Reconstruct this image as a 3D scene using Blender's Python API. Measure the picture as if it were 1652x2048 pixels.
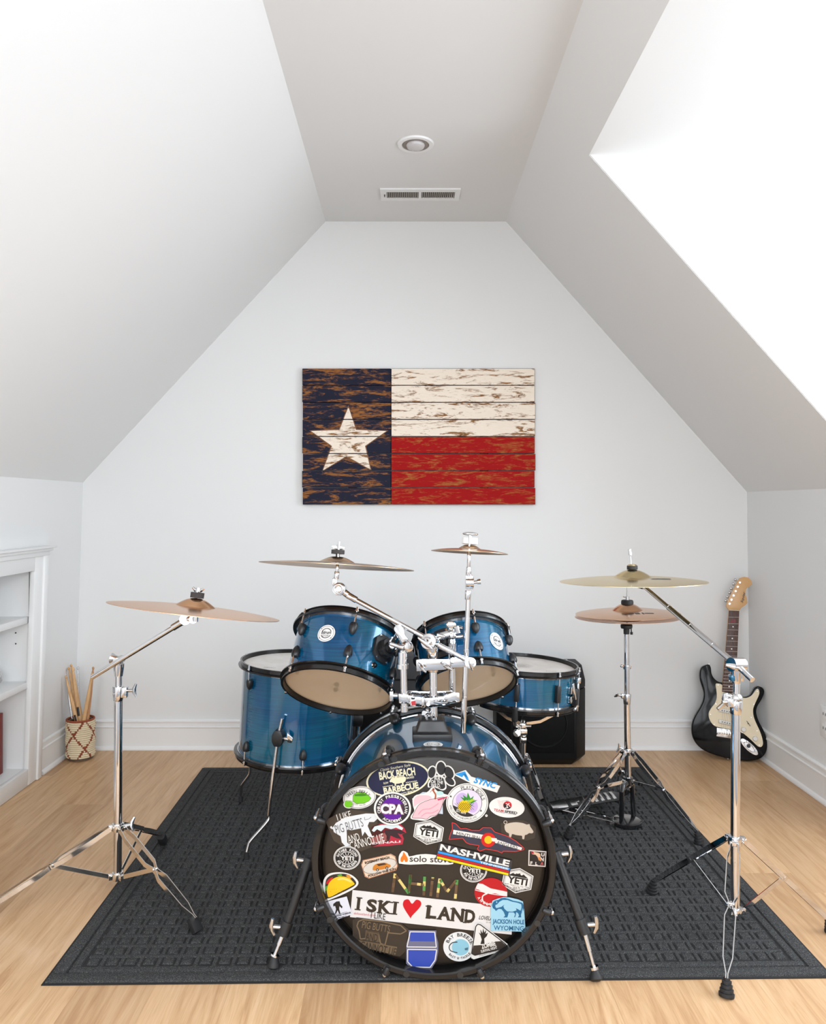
import bpy, bmesh, math, random
from mathutils import Matrix, Vector

# ------------------------------------------------------------------ clear
for o in list(bpy.data.objects):
    bpy.data.objects.remove(o)
scn = bpy.context.scene
col = scn.collection
R = math.radians
random.seed(7)

# ------------------------------------------------------------------ camera
F, CX, CY, H = 1580.0, 813.0, 1012.0, 1.129       # focal length / vanishing point in pixels, eye height in metres
cam_d = bpy.data.cameras.new('camera')
cam_d.sensor_fit = 'HORIZONTAL'
cam_d.sensor_width = 36.0
cam_d.lens = 36.0 * F / 1652.0
cam_d.shift_x = (826.0 - CX) / 1652.0
cam_d.shift_y = (CY - 1024.0) / 1652.0
cam_d.clip_start = 0.02
cam = bpy.data.objects.new('camera', cam_d)
col.objects.link(cam)
cam.location = (0, 0, H)
cam.rotation_euler = (R(90), 0, 0)
scn.camera = cam

# ------------------------------------------------------------------ world, light, exposure
w = bpy.data.worlds.new('daylight')
scn.world = w
w.use_nodes = True
w.node_tree.nodes['Background'].inputs[0].default_value = (0.80, 0.90, 1.0, 1)
w.node_tree.nodes['Background'].inputs[1].default_value = 1.0

def area(name, loc, rot, sx, sy, power, color):
    d = bpy.data.lights.new(name, 'AREA')
    d.shape = 'RECTANGLE'; d.size = sx; d.size_y = sy
    d.energy = power; d.color = color
    o = bpy.data.objects.new(name, d); col.objects.link(o)
    o.location = loc; o.rotation_euler = rot
    return o
# daylight entering by the dormer window on the right and by windows and skylights added behind the camera
area('daylight_dormer_window', (2.26, 1.76, 1.42), (0, R(90), 0), 1.30, 1.20, 38, (0.84, 0.92, 1.0))
area('added_rear_window_light', (-0.75, -2.44, 1.35), (R(90), 0, 0), 1.10, 1.30, 22, (0.93, 0.965, 1.0))
area('added_rear_window_light', (0.85, -2.44, 1.35), (R(90), 0, 0), 1.10, 1.30, 22, (0.93, 0.965, 1.0))
area('added_skylight_light', (0.86, -0.55, 1.985), (0, R(48.3), 0), 0.75, 1.50, 44, (0.90, 0.95, 1.0))
area('added_skylight_light', (-0.82, -0.55, 1.945), (0, R(-47), 0), 0.75, 1.50, 44, (0.92, 0.96, 1.0))
scn.view_settings.view_transform = 'Standard'
scn.view_settings.look = 'None'
scn.view_settings.gamma = 1.0
scn.view_settings.use_curve_mapping = False
scn.view_settings.exposure = 0.2

# ------------------------------------------------------------------ pixel helpers
def P(px, py, d):
    return Vector(((px - CX) / F * d, d, H - (py - CY) / F * d))
def G(px, py):                       # the point of the floor under a pixel
    d = F * H / (py - CY)
    return Vector(((px - CX) / F * d, d, 0.0))

# ------------------------------------------------------------------ materials
def lin(c):
    return tuple(((v / 255.0) / 12.92 if v / 255.0 <= 0.04045 else ((v / 255.0 + 0.055) / 1.055) ** 2.4) for v in c)
MATS = {}
def mat(name, color=None, rough=0.5, metal=0.0, coat=0.0, spec=0.5, rgb=None, ior=None):
    if name in MATS: return MATS[name]
    m = bpy.data.materials.new(name); m.use_nodes = True
    b = m.node_tree.nodes['Principled BSDF']
    c = lin(rgb) if rgb else color
    b.inputs['Base Color'].default_value = (*c, 1)
    b.inputs['Roughness'].default_value = rough
    b.inputs['Metallic'].default_value = metal
    b.inputs['Coat Weight'].default_value = coat
    b.inputs['Coat Roughness'].default_value = 0.04
    b.inputs['Specular IOR Level'].default_value = spec
    if ior: b.inputs['Coat IOR'].default_value = ior
    MATS[name] = m
    return m
def nodes(m):
    return m.node_tree.nodes, m.node_tree.links, m.node_tree.nodes['Principled BSDF']
def coords(m, scale=(1, 1, 1), kind='Object', rnd=False):
    n, l, b = nodes(m)
    t = n.new('ShaderNodeTexCoord'); mp = n.new('ShaderNodeMapping')
    mp.inputs['Scale'].default_value = scale
    l.new(t.outputs[kind], mp.inputs['Vector'])
    if rnd:
        oi = n.new('ShaderNodeObjectInfo'); mu = n.new('ShaderNodeMath'); mu.operation = 'MULTIPLY'
        mu.inputs[1].default_value = 37.0
        l.new(oi.outputs['Random'], mu.inputs[0])
        cx = n.new('ShaderNodeCombineXYZ')
        l.new(mu.outputs[0], cx.inputs[0]); l.new(mu.outputs[0], cx.inputs[1]); l.new(mu.outputs[0], cx.inputs[2])
        l.new(cx.outputs[0], mp.inputs['Location'])
    return mp.outputs['Vector']
def noise(m, vec, scale=5, detail=4, rough=0.6, dist=0.0):
    n, l, b = nodes(m)
    t = n.new('ShaderNodeTexNoise')
    t.inputs['Scale'].default_value = scale; t.inputs['Detail'].default_value = detail
    t.inputs['Roughness'].default_value = rough; t.inputs['Distortion'].default_value = dist
    l.new(vec, t.inputs['Vector'])
    return t.outputs['Fac']
def ramp(m, fac, stops):
    n, l, b = nodes(m)
    r = n.new('ShaderNodeValToRGB')
    while len(r.color_ramp.elements) < len(stops): r.color_ramp.elements.new(0.5)
    for e, (p, c) in zip(r.color_ramp.elements, stops):
        e.position = p; e.color = (*c, 1)
    l.new(fac, r.inputs['Fac'])
    return r.outputs['Color']
def mix(m, fac, a, b2, mode='MIX'):
    n, l, b = nodes(m)
    x = n.new('ShaderNodeMix'); x.data_type = 'RGBA'; x.blend_type = mode
    for val, i in ((fac, 0), (a, 6), (b2, 7)):
        if isinstance(val, (int, float)): x.inputs[i].default_value = val
        elif isinstance(val, tuple): x.inputs[i].default_value = (*val, 1)
        else: l.new(val, x.inputs[i])
    return x.outputs[2]
def bump(m, h, strength=0.2, dist=0.002):
    n, l, b = nodes(m)
    x = n.new('ShaderNodeBump'); x.inputs['Strength'].default_value = strength; x.inputs['Distance'].default_value = dist
    l.new(h, x.inputs['Height']); l.new(x.outputs[0], b.inputs['Normal'])

# walls
M_wall = mat('wall_paint', (0.80, 0.80, 0.795), 0.65, spec=0.3)
bump(M_wall, noise(M_wall, coords(M_wall), 220, 2), 0.05, 0.0005)
M_trim = mat('trim_paint', (0.86, 0.86, 0.855), 0.35)
bump(M_trim, noise(M_trim, coords(M_trim), 90, 2), 0.03, 0.0004)
# oak
M_oak = mat('oak_planks', (0.5, 0.3, 0.15), 0.38, spec=0.4)
def _oak(m):
    n, l, b = nodes(m)
    v = coords(m, (7, 0.55, 7), rnd=True)
    g = noise(m, v, 4, 6, 0.62, 1.6)
    v2 = coords(m, (120, 3.5, 60), rnd=True)
    g2 = noise(m, v2, 3, 3, 0.5)
    c = ramp(m, g, [(0.28, lin((186, 144, 103))), (0.5, lin((208, 170, 129))), (0.75, lin((222, 188, 150)))])
    c2 = ramp(m, g2, [(0.3, (0.80, 0.77, 0.74)), (0.6, (1, 1, 1))])
    c = mix(m, 0.55, c, c2, 'MULTIPLY')
    oi = n.new('ShaderNodeObjectInfo')
    c3 = ramp(m, oi.outputs['Random'], [(0.0, (0.80, 0.76, 0.72)), (0.4, (0.95, 0.93, 0.91)), (1.0, (1.04, 1.04, 1.03))])
    c = mix(m, 1.0, c, c3, 'MULTIPLY')
    l.new(c, b.inputs['Base Color'])
    bump(m, g2, 0.06, 0.0006)
_oak(M_oak)
M_gap = mat('plank_gap', (0.30, 0.19, 0.10), 0.8)
# rug
M_rug = mat('charcoal_rug_pile', (0.03, 0.03, 0.032), 0.95, spec=0.15)
def _rug(m):
    n, l, b = nodes(m)
    v = coords(m)
    a = noise(m, v, 480, 5, 0.8)
    c = ramp(m, a, [(0.36, (0.018, 0.0182, 0.019)), (0.54, (0.048, 0.0485, 0.050)), (0.70, (0.24, 0.24, 0.22))])
    l.new(c, b.inputs['Base Color'])
    bump(m, noise(m, v, 700, 3, 0.7), 0.35, 0.001)
_rug(M_rug)
M_rugbase = mat('rug_rubber', (0.012, 0.012, 0.013), 0.8)
# drums
def shell_mat(name, axis):
    m = mat(name, (0.0, 0.1, 0.26), 0.20, metal=0.35, coat=1.0, ior=1.5)
    n, l, b = nodes(m)
    sc = [3, 3, 3]; sc[axis] = 380
    v = coords(m, tuple(sc))
    a = noise(m, v, 1.6, 4, 0.6)
    sc2 = [5, 5, 5]; sc2[axis] = 5
    a2 = noise(m, coords(m, tuple(sc2)), 1.2, 2, 0.5)
    c = ramp(m, a, [(0.3, (0.0, 0.058, 0.125)), (0.5, (0.0, 0.105, 0.215)), (0.72, (0.0, 0.155, 0.29))])
    c2 = ramp(m, a2, [(0.35, (0.8, 0.85, 1.12)), (0.65, (1.0, 1.15, 0.98))])
    l.new(mix(m, 1.0, c, c2, 'MULTIPLY'), b.inputs['Base Color'])
    return m
M_blue = shell_mat('blue_lacquer', 2)
M_blue_b = shell_mat('blue_lacquer_bass', 1)
M_chrome = mat('chrome', (0.68, 0.68, 0.69), 0.05, metal=1.0)
M_satin = mat('satin_steel', (0.64, 0.64, 0.64), 0.2, metal=1.0)
M_nickel = mat('warm_nickel', (0.80, 0.78, 0.75), 0.12, metal=1.0)
M_blackg = mat('black_gloss', (0.010, 0.010, 0.011), 0.18, coat=0.6)
M_hoop = mat('black_hoop_lacquer', (0.007, 0.0065, 0.0065), 0.26, coat=0.25, spec=0.4)
M_black = mat('black_plastic', (0.014, 0.014, 0.015), 0.38)
M_rubber = mat('black_rubber', (0.012, 0.012, 0.013), 0.6)
bump(M_rubber, noise(M_rubber, coords(M_rubber), 150, 2), 0.1, 0.0006)
M_wood_in = mat('maple_inside', (0.80, 0.60, 0.40), 0.5)
_v = coords(M_wood_in, (40, 40, 4)); _c = ramp(M_wood_in, noise(M_wood_in, _v, 3, 3), [(0.3, (0.84, 0.62, 0.40)), (0.7, (0.93, 0.74, 0.53))])
nodes(M_wood_in)[1].new(_c, nodes(M_wood_in)[2].inputs['Base Color'])
M_head = mat('white_coated_head', (0.78, 0.75, 0.71), 0.5)
_c = ramp(M_head, noise(M_head, coords(M_head), 14, 3), [(0.3, (0.70, 0.67, 0.63)), (0.7, (0.82, 0.80, 0.77))])
nodes(M_head)[1].new(_c, nodes(M_head)[2].inputs['Base Color'])
M_headt = bpy.data.materials.new('translucent_coated_head'); M_headt.use_nodes = True
_n = M_headt.node_tree.nodes; _l = M_headt.node_tree.links
_b = _n['Principled BSDF']; _b.inputs['Base Color'].default_value = (0.78, 0.75, 0.71, 1); _b.inputs['Roughness'].default_value = 0.5
_d = _n.new('ShaderNodeBsdfTranslucent'); _d.inputs[0].default_value = (0.85, 0.82, 0.78, 1)
_m1 = _n.new('ShaderNodeMixShader'); _m1.inputs[0].default_value = 0.5
_l.new(_b.outputs[0], _m1.inputs[1]); _l.new(_d.outputs[0], _m1.inputs[2]); _l.new(_m1.outputs[0], _n['Material Output'].inputs[0])
M_bhead = mat('black_film_head', (0.02, 0.016, 0.012), 0.30, spec=0.45)  # brown reflection of the wood floor is put into the black head's colour
_c = ramp(M_bhead, noise(M_bhead, coords(M_bhead), 7, 3), [(0.3, (0.017, 0.0125, 0.009)), (0.7, (0.022, 0.016, 0.0115))])
nodes(M_bhead)[1].new(_c, nodes(M_bhead)[2].inputs['Base Color'])
M_film = bpy.data.materials.new('clear_film_head'); M_film.use_nodes = True
_n = M_film.node_tree.nodes; _l = M_film.node_tree.links
_n.remove(_n['Principled BSDF'])
_t = _n.new('ShaderNodeBsdfTransparent'); _t.inputs[0].default_value = (0.97, 0.95, 0.92, 1)
_g = _n.new('ShaderNodeBsdfGlossy'); _g.inputs['Roughness'].default_value = 0.06
_d = _n.new('ShaderNodeBsdfTranslucent'); _d.inputs[0].default_value = (0.9, 0.75, 0.6, 1)
_f = _n.new('ShaderNodeBsdfDiffuse'); _f.inputs[0].default_value = (1.0, 0.76, 0.52, 1)
_m1 = _n.new('ShaderNodeMixShader'); _m1.inputs[0].default_value = 0.10
_m2 = _n.new('ShaderNodeMixShader'); _m2.inputs[0].default_value = 0.40
_l.new(_t.outputs[0], _m2.inputs[1]); _l.new(_f.outputs[0], _m2.inputs[2])
_l.new(_m2.outputs[0], _m1.inputs[1]); _l.new(_g.outputs[0], _m1.inputs[2])
_l.new(_m1.outputs[0], _n['Material Output'].inputs[0])
M_clear = bpy.data.materials.new('clear_acrylic'); M_clear.use_nodes = True
_n = M_clear.node_tree.nodes; _l = M_clear.node_tree.links
_n.remove(_n['Principled BSDF'])
_t = _n.new('ShaderNodeBsdfTransparent'); _t.inputs[0].default_value = (0.93, 0.94, 0.96, 1)
_g = _n.new('ShaderNodeBsdfGlossy'); _g.inputs['Roughness'].default_value = 0.05
_m1 = _n.new('ShaderNodeMixShader'); _m1.inputs[0].default_value = 0.25
_l.new(_t.outputs[0], _m1.inputs[1]); _l.new(_g.outputs[0], _m1.inputs[2]); _l.new(_m1.outputs[0], _n['Material Output'].inputs[0])

def cymbal_mat(name, c1, c2, rough):
    m = mat(name, c1, rough, metal=1.0)
    n, l, b = nodes(m)
    t = n.new('ShaderNodeTexCoord'); wv = n.new('ShaderNodeTexWave')
    wv.wave_type = 'RINGS'; wv.rings_direction = 'Z'; wv.inputs['Scale'].default_value = 55
    wv.inputs['Distortion'].default_value = 0.4
    l.new(t.outputs['Object'], wv.inputs['Vector'])
    a = noise(m, t.outputs['Object'], 5, 3, 0.6)
    c = mix(m, a, c1, c2)
    c = mix(m, 0.12, c, wv.outputs['Color'], 'MULTIPLY')
    l.new(c, b.inputs['Base Color'])
    bump(m, wv.outputs['Fac'], 0.06, 0.0005)
    b.inputs['Anisotropic'].default_value = 0.5
    return m
M_bronze = cymbal_mat('bronze_cymbal', (0.72, 0.38, 0.19), (0.80, 0.48, 0.28), 0.22)
M_bronze2 = cymbal_mat('dark_bronze_cymbal', (0.50, 0.33, 0.20), (0.62, 0.43, 0.28), 0.26)
M_brass = cymbal_mat('yellow_brass_cymbal', (0.72, 0.56, 0.28), (0.80, 0.66, 0.40), 0.22)
M_copper = cymbal_mat('copper_bronze_cymbal', (0.66, 0.36, 0.20), (0.74, 0.46, 0.29), 0.2)
M_felt = mat('grey_felt', (0.055, 0.05, 0.05), 0.95)
bump(M_felt, noise(M_felt, coords(M_felt), 500, 3), 0.6, 0.001)
M_feltw = mat('white_felt', (0.80, 0.79, 0.78), 0.95)
bump(M_feltw, noise(M_feltw, coords(M_feltw), 500, 3), 0.6, 0.001)
M_ink = mat('black_ink', (0.012, 0.011, 0.011), 0.4)
M_white = mat('white_print', (0.82, 0.80, 0.78), 0.4)

# ------------------------------------------------------------------ mesh builder
def frame(o, z, xref=(1, 0, 0)):
    z = Vector(z).normalized(); x = Vector(xref)
    x = x - z * x.dot(z)
    if x.length < 1e-5: x = Vector((0, 1, 0)) - z * z.y
    x.normalize(); y = z.cross(x)
    m = Matrix((x, y, z)).transposed().to_4x4(); m.translation = Vector(o)
    return m
def wmat(o):
    m = Matrix.Identity(4)
    while o is not None:
        m = o.matrix_basis @ m; o = o.parent
    return m
class MB:
    def __init__(s): s.v = []; s.f = []; s.m = []
    def add(s, vs, fs, mi=0, M=None):
        k = len(s.v)
        s.v += [(M @ Vector(p)) if M is not None else Vector(p) for p in vs]
        s.f += [tuple(i + k for i in f) for f in fs]; s.m += [mi] * len(fs)
        return s
    def box(s, c, sz, M=None, mi=0):
        x, y, z = (a / 2 for a in sz); c = Vector(c)
        vs = [c + Vector((sx * x, sy * y, sz_ * z)) for sz_ in (-1, 1) for sy in (-1, 1) for sx in (-1, 1)]
        return s.add(vs, [(0, 2, 3, 1), (4, 5, 7, 6), (0, 1, 5, 4), (2, 6, 7, 3), (0, 4, 6, 2), (1, 3, 7, 5)], mi, M)
    def lathe(s, prof, M=None, n=32, mi=0, closed=False, a0=0.0, a1=360.0):
        full = abs(a1 - a0) >= 359.9
        cnt = n if full else n + 1
        vs = []; fs = []
        for i in range(cnt):
            a = R(a0 + (a1 - a0) * i / n)
            for r, z in prof: vs.append((r * math.cos(a), r * math.sin(a), z))
        k = len(prof); seg = k if closed else k - 1
        for i in range(n):
            i2 = (i + 1) % cnt
            for j in range(seg):
                j2 = (j + 1) % k
                fs.append((i * k + j, i2 * k + j, i2 * k + j2, i * k + j2))
        return s.add(vs, fs, mi, M)
    def cyl(s, p0, p1, r0, r1=None, n=16, mi=0):
        r1 = r0 if r1 is None else r1
        p0 = Vector(p0); p1 = Vector(p1); L = (p1 - p0).length
        return s.lathe([(0, 0), (r0, 0), (r1, L), (0, L)], frame(p0, p1 - p0), n, mi)
    def rod(s, p0, p1, prof, n=16, mi=0):      # prof: (t 0..1, r)
        p0 = Vector(p0); p1 = Vector(p1); L = (p1 - p0).length
        return s.lathe([(0, prof[0][0] * L)] + [(r, t * L) for t, r in prof] + [(0, prof[-1][0] * L)], frame(p0, p1 - p0), n, mi)
    def sphere(s, c, r, sc=(1, 1, 1), n=16, mi=0, M=None):
        prof = [(r * math.sin(math.pi * i / 10), -r * math.cos(math.pi * i / 10)) for i in range(11)]
        T = Matrix.Translation(Vector(c)) @ Matrix.Diagonal((*sc, 1))
        return s.lathe(prof, (M @ T) if M is not None else T, n, mi)
    def tube(s, pts, r, n=10, mi=0, ends=True):
        pts = [Vector(p) for p in pts]; rr = r if isinstance(r, (list, tuple)) else [r] * len(pts)
        vs = []; fs = []; prev = None
        for i, p in enumerate(pts):
            t = (pts[min(i + 1, len(pts) - 1)] - pts[max(i - 1, 0)]).normalized()
            if prev is None:
                u = t.orthogonal().normalized()
            else:
                u = (prev - t * prev.dot(t)).normalized()
            prev = u; q = t.cross(u)
            for j in range(n):
                a = 2 * math.pi * j / n
                vs.append(p + (u * math.cos(a) + q * math.sin(a)) * rr[i])
        for i in range(len(pts) - 1):
            for j in range(n):
                fs.append((i * n + j, i * n + (j + 1) % n, (i + 1) * n + (j + 1) % n, (i + 1) * n + j))
        if ends:
            fs.append(tuple(range(n - 1, -1, -1))); fs.append(tuple(range((len(pts) - 1) * n, len(pts) * n)))
        return s.add(vs, fs, mi)
    def strap(s, pts, wid, th, side, mi=0):     # flat bar: th along side, wid across
        pts = [Vector(p) for p in pts]; vs = []; fs = []
        side = Vector(side).normalized()
        for i, p in enumerate(pts):
            t = (pts[min(i + 1, len(pts) - 1)] - pts[max(i - 1, 0)]).normalized()
            sd = (side - t * side.dot(t)).normalized(); up = t.cross(sd)
            for a, b in ((-1, -1), (1, -1), (1, 1), (-1, 1)): vs.append(p + sd * a * th / 2 + up * b * wid / 2)
        for i in range(len(pts) - 1):
            for j in range(4): fs.append((i * 4 + j, i * 4 + (j + 1) % 4, i * 4 + 4 + (j + 1) % 4, i * 4 + 4 + j))
        fs.append((3, 2, 1, 0)); e = (len(pts) - 1) * 4; fs.append((e, e + 1, e + 2, e + 3))
        return s.add(vs, fs, mi)
    def prism(s, poly, z0, z1, M=None, mi=0, inset=0.0):
        n = len(poly); vs = [(x, y, z0) for x, y in poly] + [(x, y, z1) for x, y in poly]
        fs = [tuple(range(n - 1, -1, -1)), tuple(range(n, 2 * n))] + [(i, (i + 1) % n, n + (i + 1) % n, n + i) for i in range(n)]
        return s.add(vs, fs, mi, M)
    def build(s, name, mats, parent=None, bev=0.0, smooth=True, seg=2, ang=0.6):
        me = bpy.data.meshes.new(name)
        inv = wmat(parent).inverted() if parent else Matrix.Identity(4)
        me.from_pydata([inv @ p for p in s.v], [], s.f)
        mats = mats if isinstance(mats, (list, tuple)) else [mats]
        for m in mats: me.materials.append(m)
        for p, mi in zip(me.polygons, s.m): p.material_index = mi
        bm = bmesh.new(); bm.from_mesh(me)
        bmesh.ops.remove_doubles(bm, verts=bm.verts, dist=1e-7)
        bmesh.ops.recalc_face_normals(bm, faces=bm.faces)
        if bev > 0:
            ed = [e for e in bm.edges if len(e.link_faces) == 2 and e.calc_face_angle(0) > 0.6]
            bmesh.ops.bevel(bm, geom=ed, offset=bev, segments=seg, affect='EDGES', profile=0.5, clamp_overlap=True)
        bm.to_mesh(me); bm.free()
        if smooth:
            me.shade_smooth(); me.set_sharp_from_angle(angle=ang)
        o = bpy.data.objects.new(name, me); col.objects.link(o)
        if parent: o.parent = parent
        return o
def tag(o, label=None, cat=None, group=None, kind=None):
    if label: o['label'] = label
    if cat: o['category'] = cat
    if group: o['group'] = group
    if kind: o['kind'] = kind
    return o
def thing(name, loc, label, cat, group=None):
    o = bpy.data.objects.new(name, None); col.objects.link(o)
    o.empty_display_size = 0.05
    o.location = loc
    return tag(o, label, cat, group)
def spline(pts, k=5, closed=True):
    out = []; n = len(pts)
    for i in range(n if closed else n - 1):
        p0, p1, p2, p3 = (pts[(i + j) % n] if closed else pts[min(max(i + j, 0), n - 1)] for j in (-1, 0, 1, 2))
        for q in range(k):
            t = q / k
            out.append(tuple(0.5 * (2 * p1[a] + (-p0[a] + p2[a]) * t + (2 * p0[a] - 5 * p1[a] + 4 * p2[a] - p3[a]) * t * t + (-p0[a] + 3 * p1[a] - 3 * p2[a] + p3[a]) * t ** 3) for a in range(len(p1))))
    if not closed: out.append(tuple(pts[-1]))
    return out

# ------------------------------------------------------------------ flat lettering
def glyphs(text, bold=0.0, shear=0.0, res=3):
    cu = bpy.data.curves.new('lettering', 'FONT'); cu.body = text; cu.size = 1.0
    cu.offset = bold; cu.shear = shear; cu.resolution_u = res
    ob = bpy.data.objects.new('lettering', cu)
    me = bpy.data.meshes.new_from_object(ob)
    vs = [(v.co.x, v.co.y) for v in me.vertices]; fs = [tuple(p.vertices) for p in me.polygons]
    bpy.data.objects.remove(ob); bpy.data.meshes.remove(me); bpy.data.curves.remove(cu)
    return vs, fs
# ================================================================== STRUCTURE
YW = 3.670                                    # back wall
def k(v): return YW / F * v
XL, XR = (166 - CX) / F * YW, (1494 - CX) / F * YW          # side walls at the knee height
XLB, XRB = -1.545, 1.596                                    # and at the floor
ZL, ZR = 1.238, 1.194                                       # knee heights
CXL, CXR, ZC = (651 - CX) / F * YW, (1012 - CX) / F * YW, H + (CY - 443) / F * YW
YF = -2.55                                                  # wall behind the camera
YD0, YD1, XD = 0.90, 2.616, 2.36                            # dormer
DX, DZ = 0.6043, 2.291                                      # dormer ceiling meets the slope
TH = 0.06
def slab(name, quads, m, out, holes=None):
    """thick wall panels: each polygon extruded outwards by TH along out"""
    b = MB(); o = Vector(out).normalized() * TH
    for q in quads:
        q = [Vector(p) for p in q]; n = len(q)
        b.add(q + [p + o for p in q], [tuple(range(n)), tuple(range(2 * n - 1, n - 1, -1))] + [(i, n + i, n + (i + 1) % n, (i + 1) % n) for i in range(n)])
    return tag(b.build(name, m, smooth=False), kind='structure')
slab('wall_back', [[(XLB, YW, 0), (XRB, YW, 0), (XR, YW, ZR), (CXR, YW, ZC), (CXL, YW, ZC), (XL, YW, ZL)]], M_wall, (0, 1, 0))
slab('ceiling', [[(CXL, YF, ZC), (CXR, YF, ZC), (CXR, YW, ZC), (CXL, YW, ZC)]], M_wall, (0, 0, 1))
slab('wall_left_slope', [[(XL, YF, ZL), (CXL, YF, ZC), (CXL, YW, ZC), (XL, YW, ZL)]], M_wall, (-0.73, 0, 0.68))
# left knee wall, with the bookcase opening between BY0..BY1
BY0, BY1, BZ0, BZ1 = 1.75, 3.185, 0.066, 0.868
def xl(z): return XLB + (XL - XLB) * z / ZL
K0, K1, KZ0, KZ1 = BY0 - 0.045, BY1 + 0.045, BZ0 - 0.035, BZ1 + 0.05
slab('wall_left', [[(XLB, YF, 0), (XLB, K0, 0), (XL, K0, ZL), (XL, YF, ZL)],
                   [(XLB, K1, 0), (XLB, YW, 0), (XL, YW, ZL), (XL, K1, ZL)],
                   [(xl(KZ1), K0, KZ1), (xl(KZ1), K1, KZ1), (XL, K1, ZL), (XL, K0, ZL)],
                   [(XLB, K0, 0), (XLB, K1, 0), (xl(KZ0), K1, KZ0), (xl(KZ0), K0, KZ0)]], M_wall, (-1, 0, 0))
slab('wall_right', [[(XRB, YD1, 0), (XRB, YW, 0), (XR, YW, ZR), (XR, YD1, ZR)],
                    [(XRB, YF, 0), (XRB, YD0, 0), (XR, YD0, ZR), (XR, YF, ZR)]], M_wall, (1, 0, 0))
slab('wall_right_slope', [[(CXR, YD1, ZC), (XR, YD1, ZR), (XR, YW, ZR), (CXR, YW, ZC)],
                          [(CXR, YD0, ZC), (DX, YD0, DZ), (DX, YD1, DZ), (CXR, YD1, ZC)],
                          [(CXR, YF, ZC), (XR, YF, ZR), (XR, YD0, ZR), (CXR, YD0, ZC)]], M_wall, (0.73, 0, 0.68))
YK = YD1 - 0.003
slab('wall_dormer_far', [[(DX + 0.003, YK, DZ), (XD, YK, DZ), (XD, YK, 0), (XRB + 0.0025, YK, 0), (XR + 0.0025, YK, ZR)]], M_wall, (0, 1, 0))
slab('wall_dormer_near', [[(DX, YD0, DZ), (XD, YD0, DZ), (XD, YD0, 0), (XRB, YD0, 0), (XR, YD0, ZR)]], M_wall, (0, -1, 0))
slab('ceiling_dormer', [[(DX, YD0, DZ), (XD, YD0, DZ), (XD, YD1, DZ), (DX, YD1, DZ)]], M_wall, (0, 0, 1))
WY0, WY1, WZ0, WZ1 = 1.14, 2.38, 0.75, 2.10
slab('wall_dormer_window', [[(XD, YD0, 0), (XD, YD1, 0), (XD, YD1, WZ0), (XD, YD0, WZ0)], [(XD, YD0, WZ1), (XD, YD1, WZ1), (XD, YD1, DZ), (XD, YD0, DZ)],
     [(XD, YD0, WZ0), (XD, WY0, WZ0), (XD, WY0, WZ1), (XD, YD0, WZ1)], [(XD, WY1, WZ0), (XD, YD1, WZ0), (XD, YD1, WZ1), (XD, WY1, WZ1)]], M_wall, (1, 0, 0))
# wall behind the camera with two unseen windows added to let in light
W1, W2, RZ0, RZ1 = (-1.32, -0.18), (0.28, 1.42), 0.68, 2.02
def zt(x): return min(ZC, ZL + (x - XL) * (ZC - ZL) / (CXL - XL), ZR + (XR - x) * (ZC - ZR) / (XR - CXR))
def col_panel(x0, x1, z0):
    xs = sorted({x0, x1} | {x for x in (CXL, CXR) if x0 < x < x1})
    return [(x0, YF, z0), (x1, YF, z0)] + [(x, YF, max(zt(x), z0 + 0.01)) for x in reversed(xs)]
slab('wall_front', [col_panel(XL, W1[0], 0), col_panel(W1[1], W2[0], 0), col_panel(W2[1], XR, 0),
     [(W1[0], YF, 0), (W1[1], YF, 0), (W1[1], YF, RZ0), (W1[0], YF, RZ0)], [(W2[0], YF, 0), (W2[1], YF, 0), (W2[1], YF, RZ0), (W2[0], YF, RZ0)]], M_wall, (0, -1, 0))
M_glass = mat('window_glass', (0.9, 0.95, 1.0), 0.02, spec=0.5)
nodes(M_glass)[2].inputs['Transmission Weight'].default_value = 1.0
def window(name, c, wid, hei, axis):
    """sash frame with a mullion, a rail and a pane; axis 'x': in the YZ plane, 'y': in the XZ plane"""
    def put(b, u, v, su, sv, t, off=0.0):
        if axis == 'x': b.box((c[0] + off, c[1] + u, c[2] + v), (t, su, sv))
        else: b.box((c[0] + u, c[1] + off, c[2] + v), (su, t, sv))
    b = MB(); f = 0.05
    put(b, 0, hei / 2 - f / 2, wid, f, 0.05); put(b, 0, -hei / 2 + f / 2, wid, f, 0.05)
    put(b, -wid / 2 + f / 2, 0, f, hei - 2 * f, 0.05); put(b, wid / 2 - f / 2, 0, f, hei - 2 * f, 0.05); put(b, 0, 0, wid - 2 * f, f * 0.8, 0.04)
    o = tag(b.build(name, M_trim, smooth=False), kind='structure')
    b = MB(); put(b, 0, 0, wid - 0.02, hei - 0.02, 0.006); b.build('pane', M_glass, o, smooth=False)
window('window_1', (XD + 0.02, (WY0 + WY1) / 2, (WZ0 + WZ1) / 2), WY1 - WY0, WZ1 - WZ0, 'x')
window('added_window_2', ((W1[0] + W1[1]) / 2, YF - 0.02, (RZ0 + RZ1) / 2), W1[1] - W1[0], RZ1 - RZ0, 'y')
window('added_window_3', ((W2[0] + W2[1]) / 2, YF - 0.02, (RZ0 + RZ1) / 2), W2[1] - W2[0], RZ1 - RZ0, 'y')

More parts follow.
